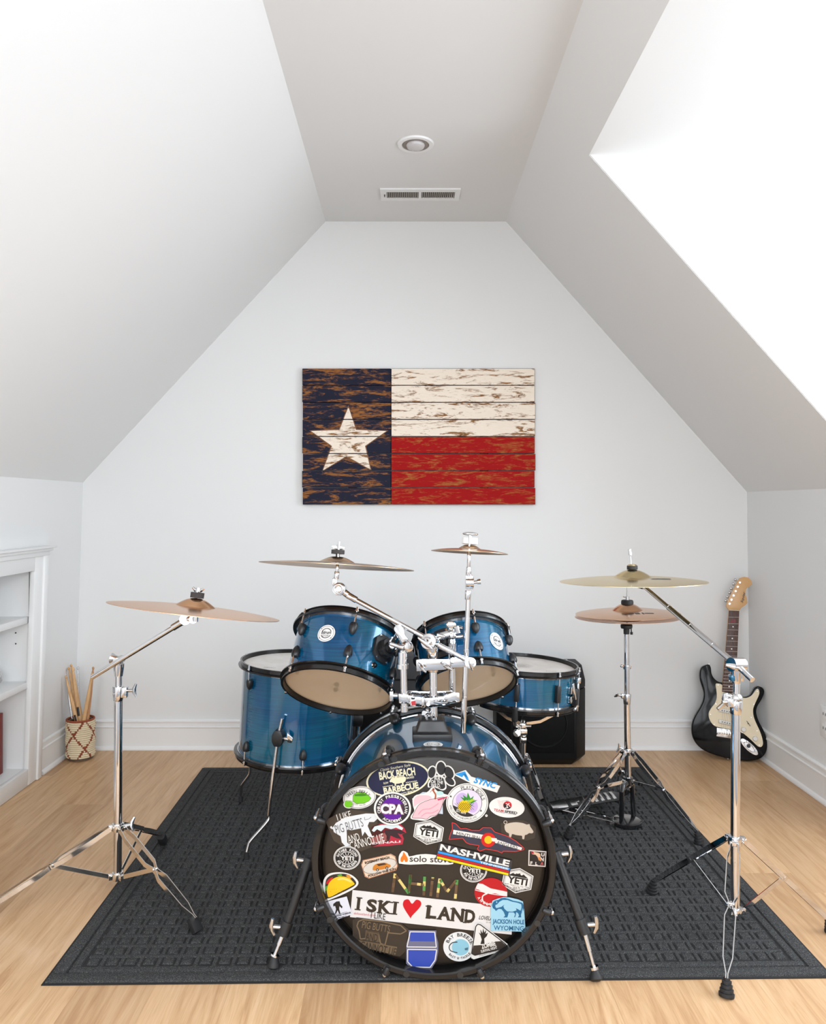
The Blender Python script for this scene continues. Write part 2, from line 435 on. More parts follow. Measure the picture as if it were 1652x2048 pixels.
# unseen skylights added in both slopes behind the camera for light from above
for wn, sx_, sz_, sn_ in (('added_skylight_4', 0.86, ZC - (ZC - ZR) / (XR - CXR) * (0.86 - CXR), (-(ZC - ZR), 0, -(XR - CXR))),
                          ('added_skylight_5', -0.82, ZC - (ZC - ZL) / (CXL - XL) * (CXL + 0.82), (ZC - ZL, 0, -(CXL - XL)))):
  T = frame((sx_, -0.55, sz_), sn_, (0, 1, 0)); b = MB()
  for c_, s_ in (((0, 0.42, 0.004), (1.70, 0.06, 0.03)), ((0, -0.42, 0.004), (1.70, 0.06, 0.03)), ((0.82, 0, 0.004), (0.06, 0.78, 0.03)), ((-0.82, 0, 0.004), (0.06, 0.78, 0.03))): b.box(c_, s_, T)
  o = tag(b.build(wn, M_trim, smooth=False), kind='structure')
  b = MB(); b.box((0, 0, 0.004), (1.60, 0.80, 0.004), T); b.build('pane', M_glass, o, smooth=False)

# floor: sub-floor and separate oak planks running away from the camera
b = MB(); b.box(((XL + XD) / 2, (YF + YW) / 2, -0.035), (XD - XL + 0.3, YW - YF + 0.2, 0.04))
floor = tag(b.build('floor', M_gap, smooth=False), kind='structure')
PW = 0.178; x = -1.66; rp = random.Random(3)
def plank(x0, x1, y0, y1):
    b = MB(); g = 0.00005; c = 0.00025; t = 0.016
    a0, a1, c0, c1 = x0 + g, x1 - g, y0 + g, y1 - g
    vs = [(a0, c0, -t), (a1, c0, -t), (a1, c1, -t), (a0, c1, -t), (a0, c0, -c), (a1, c0, -c), (a1, c1, -c), (a0, c1, -c),
          (a0 + c, c0 + c, 0), (a1 - c, c0 + c, 0), (a1 - c, c1 - c, 0), (a0 + c, c1 - c, 0)]
    b.add(vs, [(0, 1, 5, 4), (1, 2, 6, 5), (2, 3, 7, 6), (3, 0, 4, 7), (4, 5, 9, 8), (5, 6, 10, 9), (6, 7, 11, 10), (7, 4, 8, 11), (8, 9, 10, 11)])
    b.build('plank', M_oak, floor, smooth=False)
while x < XD:
    y = YF - rp.uniform(0, 1.2)
    while y < YW + 0.02:
        L = rp.uniform(1.0, 2.0)
        y0, y1 = max(y, YF), min(y + L, YW + 0.03)
        x1 = min(x + PW, XD + 0.02)
        if y1 - y0 > 0.05 and not (x > XRB + 0.1 and (y1 < YD0 or y0 > YD1)):
            plank(x, x1, y0, y1)
        y += L
    x += PW

# unseen neutral rug added behind the camera to cut the floor's warm bounce
b = MB(); b.box((0.0, -0.62, 0.005), (2.5, 3.3, 0.009)); o = b.build('added_rug', mat('grey_wool', (0.30, 0.30, 0.31), 0.95, spec=0.1), bev=0.003)
tag(o, 'plain grey rug added behind the camera to temper floor bounce', 'rug')

# baseboards: (distance from wall, height) profile swept along the wall
BP = [(0, 0), (0.022, 0), (0.022, 0.006), (0.019, 0.013), (0.012, 0.018), (0.012, 0.100), (0.016, 0.103), (0.016, 0.107), (0.011, 0.110), (0.011, 0.124), (0.015, 0.127), (0.015, 0.134), (0.006, 0.138), (0, 0.138)]
def baseboard(name, p0, p1, inward):
    b = MB(); n = len(BP); p0 = Vector(p0); p1 = Vector(p1); i_ = Vector(inward)
    vs = [p0 + i_ * a + Vector((0, 0, z)) for a, z in BP] + [p1 + i_ * a + Vector((0, 0, z)) for a, z in BP]
    b.add(vs, [(j, (j + 1) % n, n + (j + 1) % n, n + j) for j in range(n)] + [tuple(range(n)), tuple(range(2 * n - 1, n - 1, -1))])
    return tag(b.build(name, M_trim, smooth=False), kind='structure')
baseboard('baseboard_back', (XLB, YW, 0), (XRB, YW, 0), (0, -1, 0))
baseboard('baseboard_left', (XLB, 3.315, 0), (XLB, YW, 0), (1, 0, 0))
baseboard('baseboard_right', (XRB, YD1, 0), (XRB, YW, 0), (-1, 0, 0))

# built-in bookcase in the left knee wall
bc = thing('built_in_bookcase', (XLB, (BY0 + BY1) / 2, 0), 'white built-in bookcase with two shelves set into left knee wall', 'bookcase')
def wx(z, off=0.0): return xl(z) + off
BD = 0.30
b = MB()                                          # carcass: far side, near side, back, top, bottom
ti = 0.022
b.box((XLB - BD / 2 + 0.0085, BY1 + 0.02, 0.47), (BD + 0.017, 0.02, 0.86)); b.build('side_panel', M_trim, bc, smooth=False)
b = MB(); b.box((XLB - BD / 2 - 0.005, BY0 - 0.02, 0.47), (BD, 0.02, 0.86)); b.build('side_panel', M_trim, bc, smooth=False)
b = MB(); b.box((XLB - BD - 0.01, (BY0 + BY1) / 2, 0.47), (0.012, BY1 - BY0 + 0.06, 0.86)); b.build('back_panel', M_trim, bc, smooth=False)
b = MB(); b.box((XLB - BD / 2 + 0.005, (BY0 + BY1) / 2, BZ0 - 0.012), (BD + 0.02, BY1 - BY0 + 0.02, 0.024)); b.build('bottom_board', M_trim, bc, smooth=False)
b = MB(); b.box((XLB - BD / 2, (BY0 + BY1) / 2, BZ1 + 0.032), (BD, BY1 - BY0 + 0.04, 0.02)); b.build('top_board', M_trim, bc, smooth=False)
for z0, z1 in ((0.656, 0.682), (0.394, 0.420)):
    b = MB(); b.box((XLB - BD / 2 + 0.018, (BY0 + BY1) / 2, (z0 + z1) / 2), (BD, BY1 - BY0 + 0.018, z1 - z0)); b.build('shelf', M_trim, bc, bev=0.0012)
def face(name, y0, y1, z0, z1, t, z2=None, off=0.0):
    b = MB()
    q = [(y0, z0), (y1, z0), (y1, z1), (y0, z1)]
    vs = [(wx(z, off), y, z) for y, z in q] + [(wx(z, off + t), y, z) for y, z in q]
    b.add(vs, [(0, 1, 2, 3), (7, 6, 5, 4), (0, 4, 5, 1), (1, 5, 6, 2), (2, 6, 7, 3), (3, 7, 4, 0)])
    return b.build(name, M_trim, bc, bev=0.0015)
face('face_stile', BY1 - 0.004, 3.262, 0.002, 0.928, 0.020)
face('face_stile', 1.66, BY0 + 0.004, 0.002, 0.928, 0.020)
face('face_rail', BY0 + 0.004, BY1 - 0.004, BZ1, 0.928, 0.020)
face('face_rail', BY0 + 0.004, BY1 - 0.004, 0.002, BZ0 + 0.004, 0.020)
face('casing', 3.250, 3.285, 0.002, 0.945, 0.028)
face('casing', 3.285, 3.305, 0.002, 0.955, 0.018)
b = MB()
for y0, y1, z0, z1, t in ((1.62, 3.29, 0.925, 0.944, 0.030), (1.62, 3.30, 0.944, 0.956, 0.040), (1.62, 3.308, 0.956, 0.964, 0.052)):
    q = [(y0, z0), (y1, z0), (y1, z1), (y0, z1)]
    b.add([(wx(z, 0.002), y, z) for y, z in q] + [(wx(z, t), y, z) for y, z in q], [(0, 1, 2, 3), (7, 6, 5, 4), (0, 4, 5, 1), (1, 5, 6, 2), (2, 6, 7, 3), (3, 7, 4, 0)])
b.build('cap_moulding', M_trim, bc, bev=0.002)
for z in (0.616, 0.572):
    b = MB(); b.cyl((XLB - 0.035, BY1 + 0.0085, z), (XLB - 0.035, BY1 + 0.011, z), 0.003, n=10); b.build('pin_hole', M_ink, bc)
# what stands on its shelves at the edge of the picture
b = MB(); b.sphere((-1.624, 3.11, 0.4525), 0.032); o = b.build('ornament_ball', M_satin)
tag(o, 'shiny silver ball ornament on middle bookcase shelf', 'ornament')
b = MB(); b.box((-1.676, 3.13, BZ0 + 0.1205), (0.14, 0.03, 0.240)); o = b.build('book', mat('red_book', rgb=(120, 40, 32)), bev=0.002)
tag(o, 'dark red book standing upright at bottom of bookcase', 'book')
b = MB(); b.box((-1.662, 3.07, BZ0 + 0.0225), (0.12, 0.06, 0.044)); o = b.build('small_box', mat('teal_box', rgb=(40, 110, 120)), bev=0.003)
tag(o, 'small teal box lying on the bookcase bottom board', 'box')

# ceiling: recessed lamp and air register
lc = Vector((0.033, 2.883, ZC))
t = thing('recessed_light', lc, 'round white recessed ceiling light with frosted bulb, switched off', 'ceiling light')
b = MB(); b.lathe([(0.048, 0.0), (0.050, -0.006), (0.064, -0.006), (0.067, -0.001), (0.067, 0.0)], Matrix.Translation(lc), 48, closed=True); b.build('trim_ring', M_trim, t)
M_can = mat('lamp_can', (0.33, 0.29, 0.26), 0.5)
b = MB(); b.lathe([(0.0485, -0.0055), (0.045, -0.001), (0.0, -0.0006)], Matrix.Translation(lc), 48); b.build('baffle', M_can, t)
b = MB(); b.lathe([(0.0, -0.019), (0.022, -0.018), (0.031, -0.013), (0.034, -0.006), (0.032, -0.001)], Matrix.Translation(lc), 40); b.build('bulb', mat('frosted_glass', (0.62, 0.60, 0.60), 0.3), t)
t = thing('ceiling_register', (0.058, 3.345, ZC), 'white rectangular ceiling air register with angled louvres', 'air vent')
vx0, vx1, vy0, vy1 = -0.110, 0.226, 3.284, 3.406
gx = ((-0.084, 0.051), (0.063, 0.204)); gy0, gy1 = 3.312, 3.380
b = MB(); zf = ZC - 0.004
def vb(x0, x1, y0, y1): b.box(((x0 + x1) / 2, (y0 + y1) / 2, ZC - 0.003), (x1 - x0, y1 - y0, 0.006))
vb(vx0, vx1, vy0, gy0); vb(vx0, vx1, gy1, vy1); vb(vx0, gx[0][0], gy0, gy1); vb(gx[0][1], gx[1][0], gy0, gy1); vb(gx[1][1], vx1, gy0, gy1)
b.build('frame', M_trim, t, smooth=False)
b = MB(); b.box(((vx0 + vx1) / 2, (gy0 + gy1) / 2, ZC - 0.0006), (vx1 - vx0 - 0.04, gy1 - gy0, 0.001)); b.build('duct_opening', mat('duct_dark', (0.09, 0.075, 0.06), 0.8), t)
lv = None
for x0, x1 in gx:
    for i in range(17):
        xx = x0 + (x1 - x0) * (i + 0.5) / 17
        if lv is None:
            b = MB(); b.box((0, 0, 0), (0.0036, gy1 - gy0, 0.0014), Matrix.Translation((xx, (gy0 + gy1) / 2, ZC - 0.004)) @ Matrix.Rotation(R(35), 4, 'Y'))
            lv = b.build('louvre', mat('louvre_paint', (0.45, 0.42, 0.38), 0.5), t, smooth=False); lx = xx
        else:
            c = lv.copy(); col.objects.link(c); c.parent = t; c.location.x = xx - lx
b = MB(); b.box((-0.0925, 3.345, ZC - 0.008), (0.004, 0.016, 0.006)); b.build('damper_lever', M_ink, t)

# outlet on the right wall
t = thing('wall_outlet', (XR, 3.0, 0.31), 'white electrical outlet plate on right wall', 'outlet')
ox = XRB + (XR - XRB) * 0.31 / ZR
b = MB(); b.box((ox - 0.003, 2.995, 0.309), (0.006, 0.075, 0.120)); b.build('cover_plate', M_trim, t, bev=0.002)
for dz in (-0.027, 0.027):
    b = MB(); b.box((ox - 0.0065, 2.995, 0.309 + dz), (0.003, 0.036, 0.034)); s = b.build('socket', M_trim, t, bev=0.001)
    for dy in (-0.008, 0.008):
        b = MB(); b.box((ox - 0.0083, 2.995 + dy, 0.309 + dz + 0.004), (0.001, 0.003, 0.010)); b.build('slot', M_ink, s, smooth=False)

# ================================================================== WALL FLAG: eight boards with a painted star
fx0, fx1, fz0, fz1 = (605 - CX) / F * 3.645, (1070 - CX) / F * 3.645, H - (1010 - CY) / F * 3.645, H + (CY - 737) / F * 3.645
fsx = (782 - CX) / F * 3.645
def worn(name, c, cdark, wood, lo, hi, seed):
    m = mat(name, c, 0.65, spec=0.12)
    n, l, b = nodes(m)
    mp = coords(m, (1.0, 1.0, 5.0))
    mp2 = coords(m, (9, 9, 60))
    a = noise(m, mp, 6 + seed * 0.7, 6, 0.66, 1.2); g = noise(m, mp2, 4, 4, 0.6, 0.6)
    mm = n.new('ShaderNodeMath'); mm.operation = 'MULTIPLY_ADD'; mm.inputs[1].default_value = 0.35
    l.new(g, mm.inputs[0]); l.new(a, mm.inputs[2])
    fac = ramp(m, mm.outputs[0], [(lo, (0, 0, 0)), (hi, (1, 1, 1))])
    paint = mix(m, g, c, cdark)
    wd = ramp(m, g, [(0.3, tuple(v * 0.45 for v in wood)), (0.65, wood)])
    l.new(mix(m, fac, paint, wd), b.inputs['Base Color'])
    bump(m, g, 0.3, 0.001)
    return m
M_navy = worn('navy_paint_worn', lin((26, 34, 60)), lin((40, 36, 42)), lin((160, 104, 56)), 0.685, 0.78, 0)
M_cream = worn('cream_paint_worn', lin((246, 236, 224)), lin((236, 218, 196)), lin((150, 104, 60)), 0.695, 0.79, 2)
M_red = worn('red_paint_worn', lin((172, 20, 20)), lin((140, 14, 16)), lin((180, 110, 56)), 0.68, 0.86, 4)
M_stain = mat('dark_stained_edge', rgb=(120, 76, 38), rough=0.6)
flag = thing('wooden_flag', ((fx0 + fx1) / 2, YW, (fz0 + fz1) / 2), 'rustic eight-board wooden lone star flag hung on back wall', 'wall art')
sc = ((690 - CX) / F * 3.645, H + (CY - 885) / F * 3.645)
star = []
star_px = [(697, 814), (712, 860), (773, 862), (730, 892), (741, 939), (693, 912), (646, 941), (664, 892), (622, 862), (679, 860)]
star = [((px - CX) / F * 3.645, H - (py - CY) / F * 3.645) for px, py in star_px]
def clip(poly, z, keep_above):
    out = []
    for i in range(len(poly)):
        a, c = poly[i], poly[(i + 1) % len(poly)]
        ia, ic = ((a[1] >= z) == keep_above), ((c[1] >= z) == keep_above)
        if ia: out.append(a)
        if ia != ic:
            t_ = (z - a[1]) / (c[1] - a[1]); out.append((a[0] + t_ * (c[0] - a[0]), z))
    return out
bh = (fz1 - fz0) / 8
for i in range(8):
    z1 = fz1 - i * bh; z0 = z1 - bh + 0.0022
    jx = rp.uniform(-0.003, 0.003); yf = 3.645 + rp.uniform(-0.0015, 0.0015)
    b = MB()
    for x0, x1, mi in ((fx0 + jx, fsx - 0.0012, 0), (fsx + 0.0012, fx1 + jx, 1 if i < 4 else 2)):
        b.box(((x0 + x1) / 2, yf + 0.009, (z0 + z1) / 2), (x1 - x0, 0.018, z1 - z0), mi=mi)
    b.box((fsx, yf + 0.0105, (z0 + z1) / 2), (0.0026, 0.015, z1 - z0), mi=3)
    bd = b.build('board', [M_navy, M_cream, M_red, M_stain], flag, bev=0.0014, seg=1)
    for j, (grow, m_, off, nm) in enumerate(((0.0055, M_stain, 0.0004, 'star_outline'), (0.0, M_cream, 0.0010, 'star_paint'))):
        b = MB()
        cxs = sum(p[0] for p in star) / 10; czs = sum(p[1] for p in star) / 10
        big = []
        for p in star:
            v = Vector((p[0] - cxs, p[1] - czs)); v = v + v.normalized() * grow * (1.6 if v.length > 0.1 else 1); big.append((cxs + v.x, czs + v.y))
        for q in range(10):
            tri = [(cxs, czs), big[q], big[(q + 1) % 10]]
            tri = clip(clip(tri, z0 + 0.0012, True), z1 - 0.0012, False) if tri else []
            if len(tri) >= 3:
                n = len(tri); b.add([(a, yf - off, c) for a, c in tri] , [tuple(range(n))])
        if b.f: b.build(nm, m_, bd, smooth=False)
for xx in (-0.25, 0.36):
    b = MB(); b.box((xx, 3.6665, (fz0 + fz1) / 2), (0.04, 0.006, fz1 - fz0 - 0.06)); b.build('back_batten', M_stain, flag, smooth=False)

# ================================================================== RUG
ra, rb, rc, rd = G(82, 1972), G(1668, 1957), G(1282, 1536), G(405, 1537)
def rugp(s, t_, z): 
    p = ra * (1 - s) * (1 - t_) + rb * s * (1 - t_) + rc * s * t_ + rd * (1 - s) * t_
    return Vector((p.x, p.y, z))
rug = thing('rug', rugp(0.5, 0.5, 0), 'charcoal grey ribbed rectangular rug with embossed squares under drum kit', 'rug')
b = MB()
e = 0.002
b.add([rugp(s, t_, z) for z in (0.0004, 0.0026) for s, t_ in ((0, 0), (1, 0), (1, 1), (0, 1))], [(0, 3, 2, 1), (4, 5, 6, 7), (0, 1, 5, 4), (1, 2, 6, 5), (2, 3, 7, 6), (3, 0, 4, 7)])
b.build('rubber_backing', M_rugbase, rug, smooth=False)
RW, RD = 1.88, 1.53
def rblock(b, x0, x1, y0, y1, z0, z1, c):
    q = [(x0, y0), (x1, y0), (x1, y1), (x0, y1)]; q2 = [(x0 + c, y0 + c), (x1 - c, y0 + c), (x1 - c, y1 - c), (x0 + c, y1 - c)]
    q3 = [(x0 + c * 2.2, y0 + c * 2.2), (x1 - c * 2.2, y0 + c * 2.2), (x1 - c * 2.2, y1 - c * 2.2), (x0 + c * 2.2, y1 - c * 2.2)]
    zz = z1 - (z1 - z0) * 0.18
    vs = [rugp(x_ / RW, y_ / RD, z0) for x_, y_ in q] + [rugp(x_ / RW, y_ / RD, zz) for x_, y_ in q2] + [rugp(x_ / RW, y_ / RD, z1) for x_, y_ in q3]
    b.add(vs, [(i, (i + 1) % 4, 4 + (i + 1) % 4, 4 + i) for i in range(4)] + [(4 + i, 4 + (i + 1) % 4, 8 + (i + 1) % 4, 8 + i) for i in range(4)] + [(8, 9, 10, 11)])
b = MB(); z0, z1 = 0.0026, 0.0072
for a0, a1 in ((0.006, 0.040), (0.044, 0.066)):
    rblock(b, a0, RW - a0, a0, a1, z0, z1, 0.0015); rblock(b, a0, RW - a0, RD - a1, RD - a0, z0, z1, 0.0015)
    rblock(b, a0, a1, a1 + 0.0005, RD - a1 - 0.0005, z0, z1, 0.0015); rblock(b, RW - a1, RW - a0, a1 + 0.0005, RD - a1 - 0.0005, z0, z1, 0.0015)
b.build('border', M_rug, rug)
NX, NY = 38, 30; m0 = 0.066; px_, py_ = (RW - 2 * m0) / NX, (RD - 2 * m0) / NY
b = MB(); bw = 0.0115
for i in range(1, NX): rblock(b, m0 + i * px_ - bw / 2, m0 + i * px_ + bw / 2, m0 + 0.004, RD - m0 - 0.004, z0, z1 - 0.0012, 0.0016)
for i in range(1, NY): rblock(b, m0 + 0.004, RW - m0 - 0.004, m0 + i * py_ - bw / 2, m0 + i * py_ + bw / 2, z0, z1 - 0.0010, 0.0016)
tag(b.build('lattice_ribs', M_rug, rug), kind='stuff')
b = MB()
for i in range(NX):
    for j in range(NY):
        cx_, cy_ = m0 + (i + 0.5) * px_ + rp.uniform(-.0008, .0008), m0 + (j + 0.5) * py_ + rp.uniform(-.0008, .0008); hx, hy = px_ * 0.5 - bw / 2 - 0.0036, py_ * 0.5 - bw / 2 - 0.0046
        rblock(b, cx_ - hx, cx_ + hx, cy_ - hy, cy_ + hy, z0, z1 + rp.uniform(0, 0.0006), 0.0019)
tag(b.build('raised_squares', M_rug, rug), kind='stuff')
RZ = 0.0076                                   # top of the pile
# ================================================================== DRUMS
def flat_text(b, s, M, wid, hei, mi=0, bold=0.0, shear=0.0):
    vs, fs = glyphs(s, bold, shear)
    x0 = min(v[0] for v in vs); x1 = max(v[0] for v in vs); y0 = min(v[1] for v in vs); y1 = max(v[1] for v in vs)
    b.add([((v[0] - (x0 + x1) / 2) / (x1 - x0) * wid, (v[1] - (y0 + y1) / 2) / (y1 - y0) * hei, 0) for v in vs], fs, mi, M)
def curved(b, M0, r, ang, z, bend=True):
    """wraps flat art (x right, y up, z out) round a drum of radius r at the angle ang and height z"""
    k0 = len(b.v)
    def fin():
        for i in range(k0, len(b.v)):
            p = b.v[i]; a = R(ang) + p.x / r
            b.v[i] = M0 @ Vector(((r + p.z) * math.sin(a), -(r + p.z) * math.cos(a), z + p.y))
    return fin
def disc(b, r, z, mi=0, n=40, rx=1.0, ry=1.0, r_in=0.0, a0=0, a1=360):
    T = Matrix.Translation((0, 0, z)) @ Matrix.Diagonal((rx, ry, 1, 1))
    b.lathe([(r_in, 0), (r_in + (r - r_in) * 0.5, 0), (r, 0)], T, n, mi, a0=a0, a1=a1)
def badge(parent, M0, r, ang, z, size):
    b = MB(); fin = curved(b, M0, r, ang, z)
    disc(b, size, 0.0012, 0); disc(b, size * 0.60, 0.0015, 1, r_in=size * 0.52, a0=20, a1=160); disc(b, size * 0.60, 0.0015, 1, r_in=size * 0.52, a0=200, a1=340)
    disc(b, size * 0.86, 0.0015, 1, r_in=size * 0.83)
    flat_text(b, 'ddrum', Matrix.Translation((0, size * 0.10, 0.0017)), size * 1.15, size * 0.40, 1, 0.02)
    flat_text(b, 'D2P', Matrix.Translation((0, -size * 0.30, 0.0017)), size * 0.7, size * 0.22, 1)
    for a in (40, 140, 220, 320): 
        b.lathe([(0, 0.0017), (size * 0.06, 0.0017)], Matrix.Translation((size * 0.86 * math.cos(R(a)), size * 0.86 * math.sin(R(a)), 0)), 10, 1)
    fin(); return b.build('badge', [M_white, M_ink], parent, smooth=False)
def hoop_prof(Rs, z, up):
    s = 1 if up else -1; h = 0.030
    pts = [(Rs + 0.002, -0.005), (Rs + 0.0155, -0.005), (Rs + 0.0165, 0.0), (Rs + 0.008, 0.002), (Rs + 0.0075, 0.012), (Rs + 0.0105, 0.0135), (Rs + 0.0105, 0.0155), (Rs + 0.004, 0.0155), (Rs + 0.003, 0.004)]
    return [(r, z + s * a) for r, a in pts]
BUL = [(0.0, 0.0), (0.0105, 0.0), (0.0125, 0.006), (0.0125, 0.014), (0.0108, 0.026), (0.0072, 0.036), (0.003, 0.041), (0, 0.0425)]
def make_drum(root, M, Rs, L, lugs, phase, top_mat, bot_mat, shell=None, lug='bullet', screws=True, ls=1.0):
    """local frame: z up the drum's axis, shell from 0 to L, angles counted from -y towards +x"""
    def at(a, r, z): return M @ Vector((r * math.sin(R(a)), -r * math.cos(R(a)), z))
    ax = (M.to_3x3() @ Vector((0, 0, 1))).normalized()
    b = MB(); b.lathe([(Rs, 0), (Rs, L * 0.25), (Rs, L * 0.5), (Rs, L * 0.75), (Rs, L)], M, 72, 0)
    b.lathe([(Rs - 0.006, 0), (Rs - 0.006, L), (Rs, L)], M, 72, 1); b.lathe([(Rs - 0.006, 0), (Rs, 0)], M, 72, 1)
    sh = b.build('shell', [shell or M_blue, M_wood_in], root)
    for nm, z, up, hm, hd in (('top_hoop', L, True, M_hoop, 'batter_head'), ('bottom_hoop', 0, False, M_hoop, 'resonant_head')):
        b = MB(); b.lathe(hoop_prof(Rs, z, up), M, 72, closed=True); b.build(nm, hm, root)
        s = 1 if up else -1
        b = MB(); b.lathe([(0, z + s * 0.004), (Rs * 0.5, z + s * 0.004), (Rs - 0.008, z + s * 0.004), (Rs + 0.001, z + s * 0.001), (Rs + 0.0022, z - s * 0.004)], M, 72)
        b.build(hd, top_mat if up else bot_mat, root)
        b = MB(); b.lathe([(Rs + 0.0012, z - s * 0.0045), (Rs + 0.0042, z - s * 0.0045), (Rs + 0.0042, z - s * 0.0082), (Rs + 0.0012, z - s * 0.0082)], M, 72, closed=True)
        b.build('head_flange', M_chrome, root)
    for i in range(lugs):
        a = phase + 360.0 / lugs * i
        if lug == 'bullet':
            for up in (False, True):
                zb = L - 0.031 * ls if up else 0.031 * ls
                s = 1 if up else -1
                b = MB(); T = frame(at(a, Rs + 0.008, zb), -ax * s, M.to_3x3() @ Vector((math.cos(R(a)), math.sin(R(a)), 0)))
                b.lathe([(r_ * 0.95, z_ * 0.80 * ls) for r_, z_ in BUL], T, 18)
                b.cyl(at(a, Rs - 0.002, zb - s * 0.014), at(a, Rs + 0.010, zb - s * 0.014), 0.0075, n=12)
                lg = b.build('lug', M_black, root)
                b = MB(); e = L + 0.007 if up else -0.007
                b.cyl(at(a, Rs + 0.0125, zb - s * 0.004), at(a, Rs + 0.0125, e), 0.0025, n=10)
                b.cyl(at(a, Rs + 0.0125, e - s * 0.004), at(a, Rs + 0.0125, e), 0.0060, n=12)
                b.cyl(at(a, Rs + 0.0125, e), at(a, Rs + 0.0125, e + s * 0.010), 0.0040, n=12)
                b.build('tension_rod', M_chrome, lg)
        else:
            b = MB(); T = frame(at(a, Rs + 0.007, L / 2), ax, M.to_3x3() @ Vector((math.cos(R(a)), math.sin(R(a)), 0)))
            b.box((0, 0, 0), (0.017, 0.017, L * 0.52), T); lg = b.build('lug', M_black, root, bev=0.003)
            b = MB()
            b.cyl(at(a, Rs + 0.0125, -0.014), at(a, Rs + 0.0125, L + 0.014), 0.0024, n=10)
            for e, s in ((L + 0.006, 1), (-0.006, -1)):
                b.cyl(at(a, Rs + 0.0125, e - s * 0.003), at(a, Rs + 0.0125, e), 0.0060, n=12); b.cyl(at(a, Rs + 0.0125, e), at(a, Rs + 0.0125, e + s * 0.010), 0.0040, n=12)
            b.build('tension_rod', M_chrome, lg)
        if screws:
            for zz in (0.050, 0.066, L - 0.050):
                b = MB(); b.cyl(at(a, Rs - 0.0058, zz), at(a, Rs - 0.0095, zz), 0.0065, n=12); b.build('lug_screw', mat('brass_screw', (0.30, 0.24, 0.12), 0.4, metal=0.7), sh)
    return at

# ---------------- bass drum
SQ = 0.936
BD_D, BD_R, BD_L = 1.866, 0.290, 0.444
bcx = (866.5 - CX) / F * BD_D; bcz = BD_R * SQ + RZ + 0.0008
bx2 = (865.5 - CX) / F * (BD_D + BD_L)
yaw = math.atan2(bx2 - bcx, BD_L)
# local frame: z points at the camera, origin at the middle of the rear rim, x right, y up
MBD = Matrix.Translation((bx2, BD_D + BD_L, bcz)) @ Matrix.Diagonal((1, 1, SQ, 1)) @ Matrix.Rotation(-yaw * 0 , 4, 'Z') @ frame((0, 0, 0), (math.sin(-yaw), -math.cos(yaw), 0), (1, 0, 0))
def bat(a, r, z): return MBD @ Vector((r * math.sin(R(a)), r * math.cos(R(a)), z))       # a clockwise from the top as seen
bass = thing('bass_drum', (bcx, BD_D + BD_L / 2, 0), 'large blue bass drum with black front head covered in stickers', 'drum')
bax = (MBD.to_3x3() @ Vector((0, 0, 1))).normalized()
RS = 0.270
b = MB(); b.lathe([(RS, 0.014), (RS, 0.12), (RS, 0.23), (RS, 0.33), (RS, BD_L - 0.042)], MBD, 96); b.lathe([(RS - 0.007, 0.012), (RS - 0.007, BD_L - 0.044)], MBD, 96, 1)
b.build('shell', [M_blue_b, M_wood_in], bass)
def bhoop(z0, z1, nm, ms):
    b = MB(); ro, ri = BD_R, RS + 0.004
    prof = [(ri, z0), (ri + 0.002, z0 - 0.001), (ro - 0.003, z0 - 0.001), (ro, z0 + 0.003), (ro, z0 + 0.010), (ro - 0.0015, z0 + 0.012), (ro - 0.0015, z1 - 0.012), (ro, z1 - 0.010), (ro, z1 - 0.003), (ro - 0.003, z1), (ri + 0.003, z1), (ri, z1 - 0.003)]
    b.lathe(prof, MBD, 112, closed=True)
    return b.build(nm, ms, bass)
bhoop(BD_L - 0.040, BD_L, 'front_hoop', M_hoop)
rh = bhoop(0.0, 0.040, 'rear_hoop', M_hoop)
b = MB(); b.lathe([(BD_R + 0.0005, 0.015), (BD_R + 0.0012, 0.017), (BD_R + 0.0012, 0.031), (BD_R + 0.0005, 0.033)], MBD, 112)
b.build('chrome_inlay', M_chrome, rh)
b = MB(); b.lathe([(RS + 0.0006, 0.041), (RS + 0.004, 0.043), (RS + 0.0045, 0.052), (RS + 0.0006, 0.054)], MBD, 96); b.build('flesh_hoop', M_chrome, bass)
b = MB(); b.lathe([(RS + 0.0006, BD_L - 0.041), (RS + 0.004, BD_L - 0.043), (RS + 0.0045, BD_L - 0.050), (RS + 0.0006, BD_L - 0.052)], MBD, 96); b.build('flesh_hoop', M_chrome, bass)
HZ = BD_L - 0.026                              # front head plane, recessed in its hoop
b = MB(); b.lathe([(0, HZ), (RS * 0.5, HZ), (RS - 0.012, HZ), (RS - 0.004, HZ - 0.003), (RS + 0.002, HZ - 0.012), (RS + 0.005, HZ - 0.013)], MBD, 96)
fhead = b.build('front_head', M_bhead, bass)
b = MB(); b.lathe([(0, 0.018), (RS, 0.018)], MBD, 72); b.build('rear_head', M_head, bass)
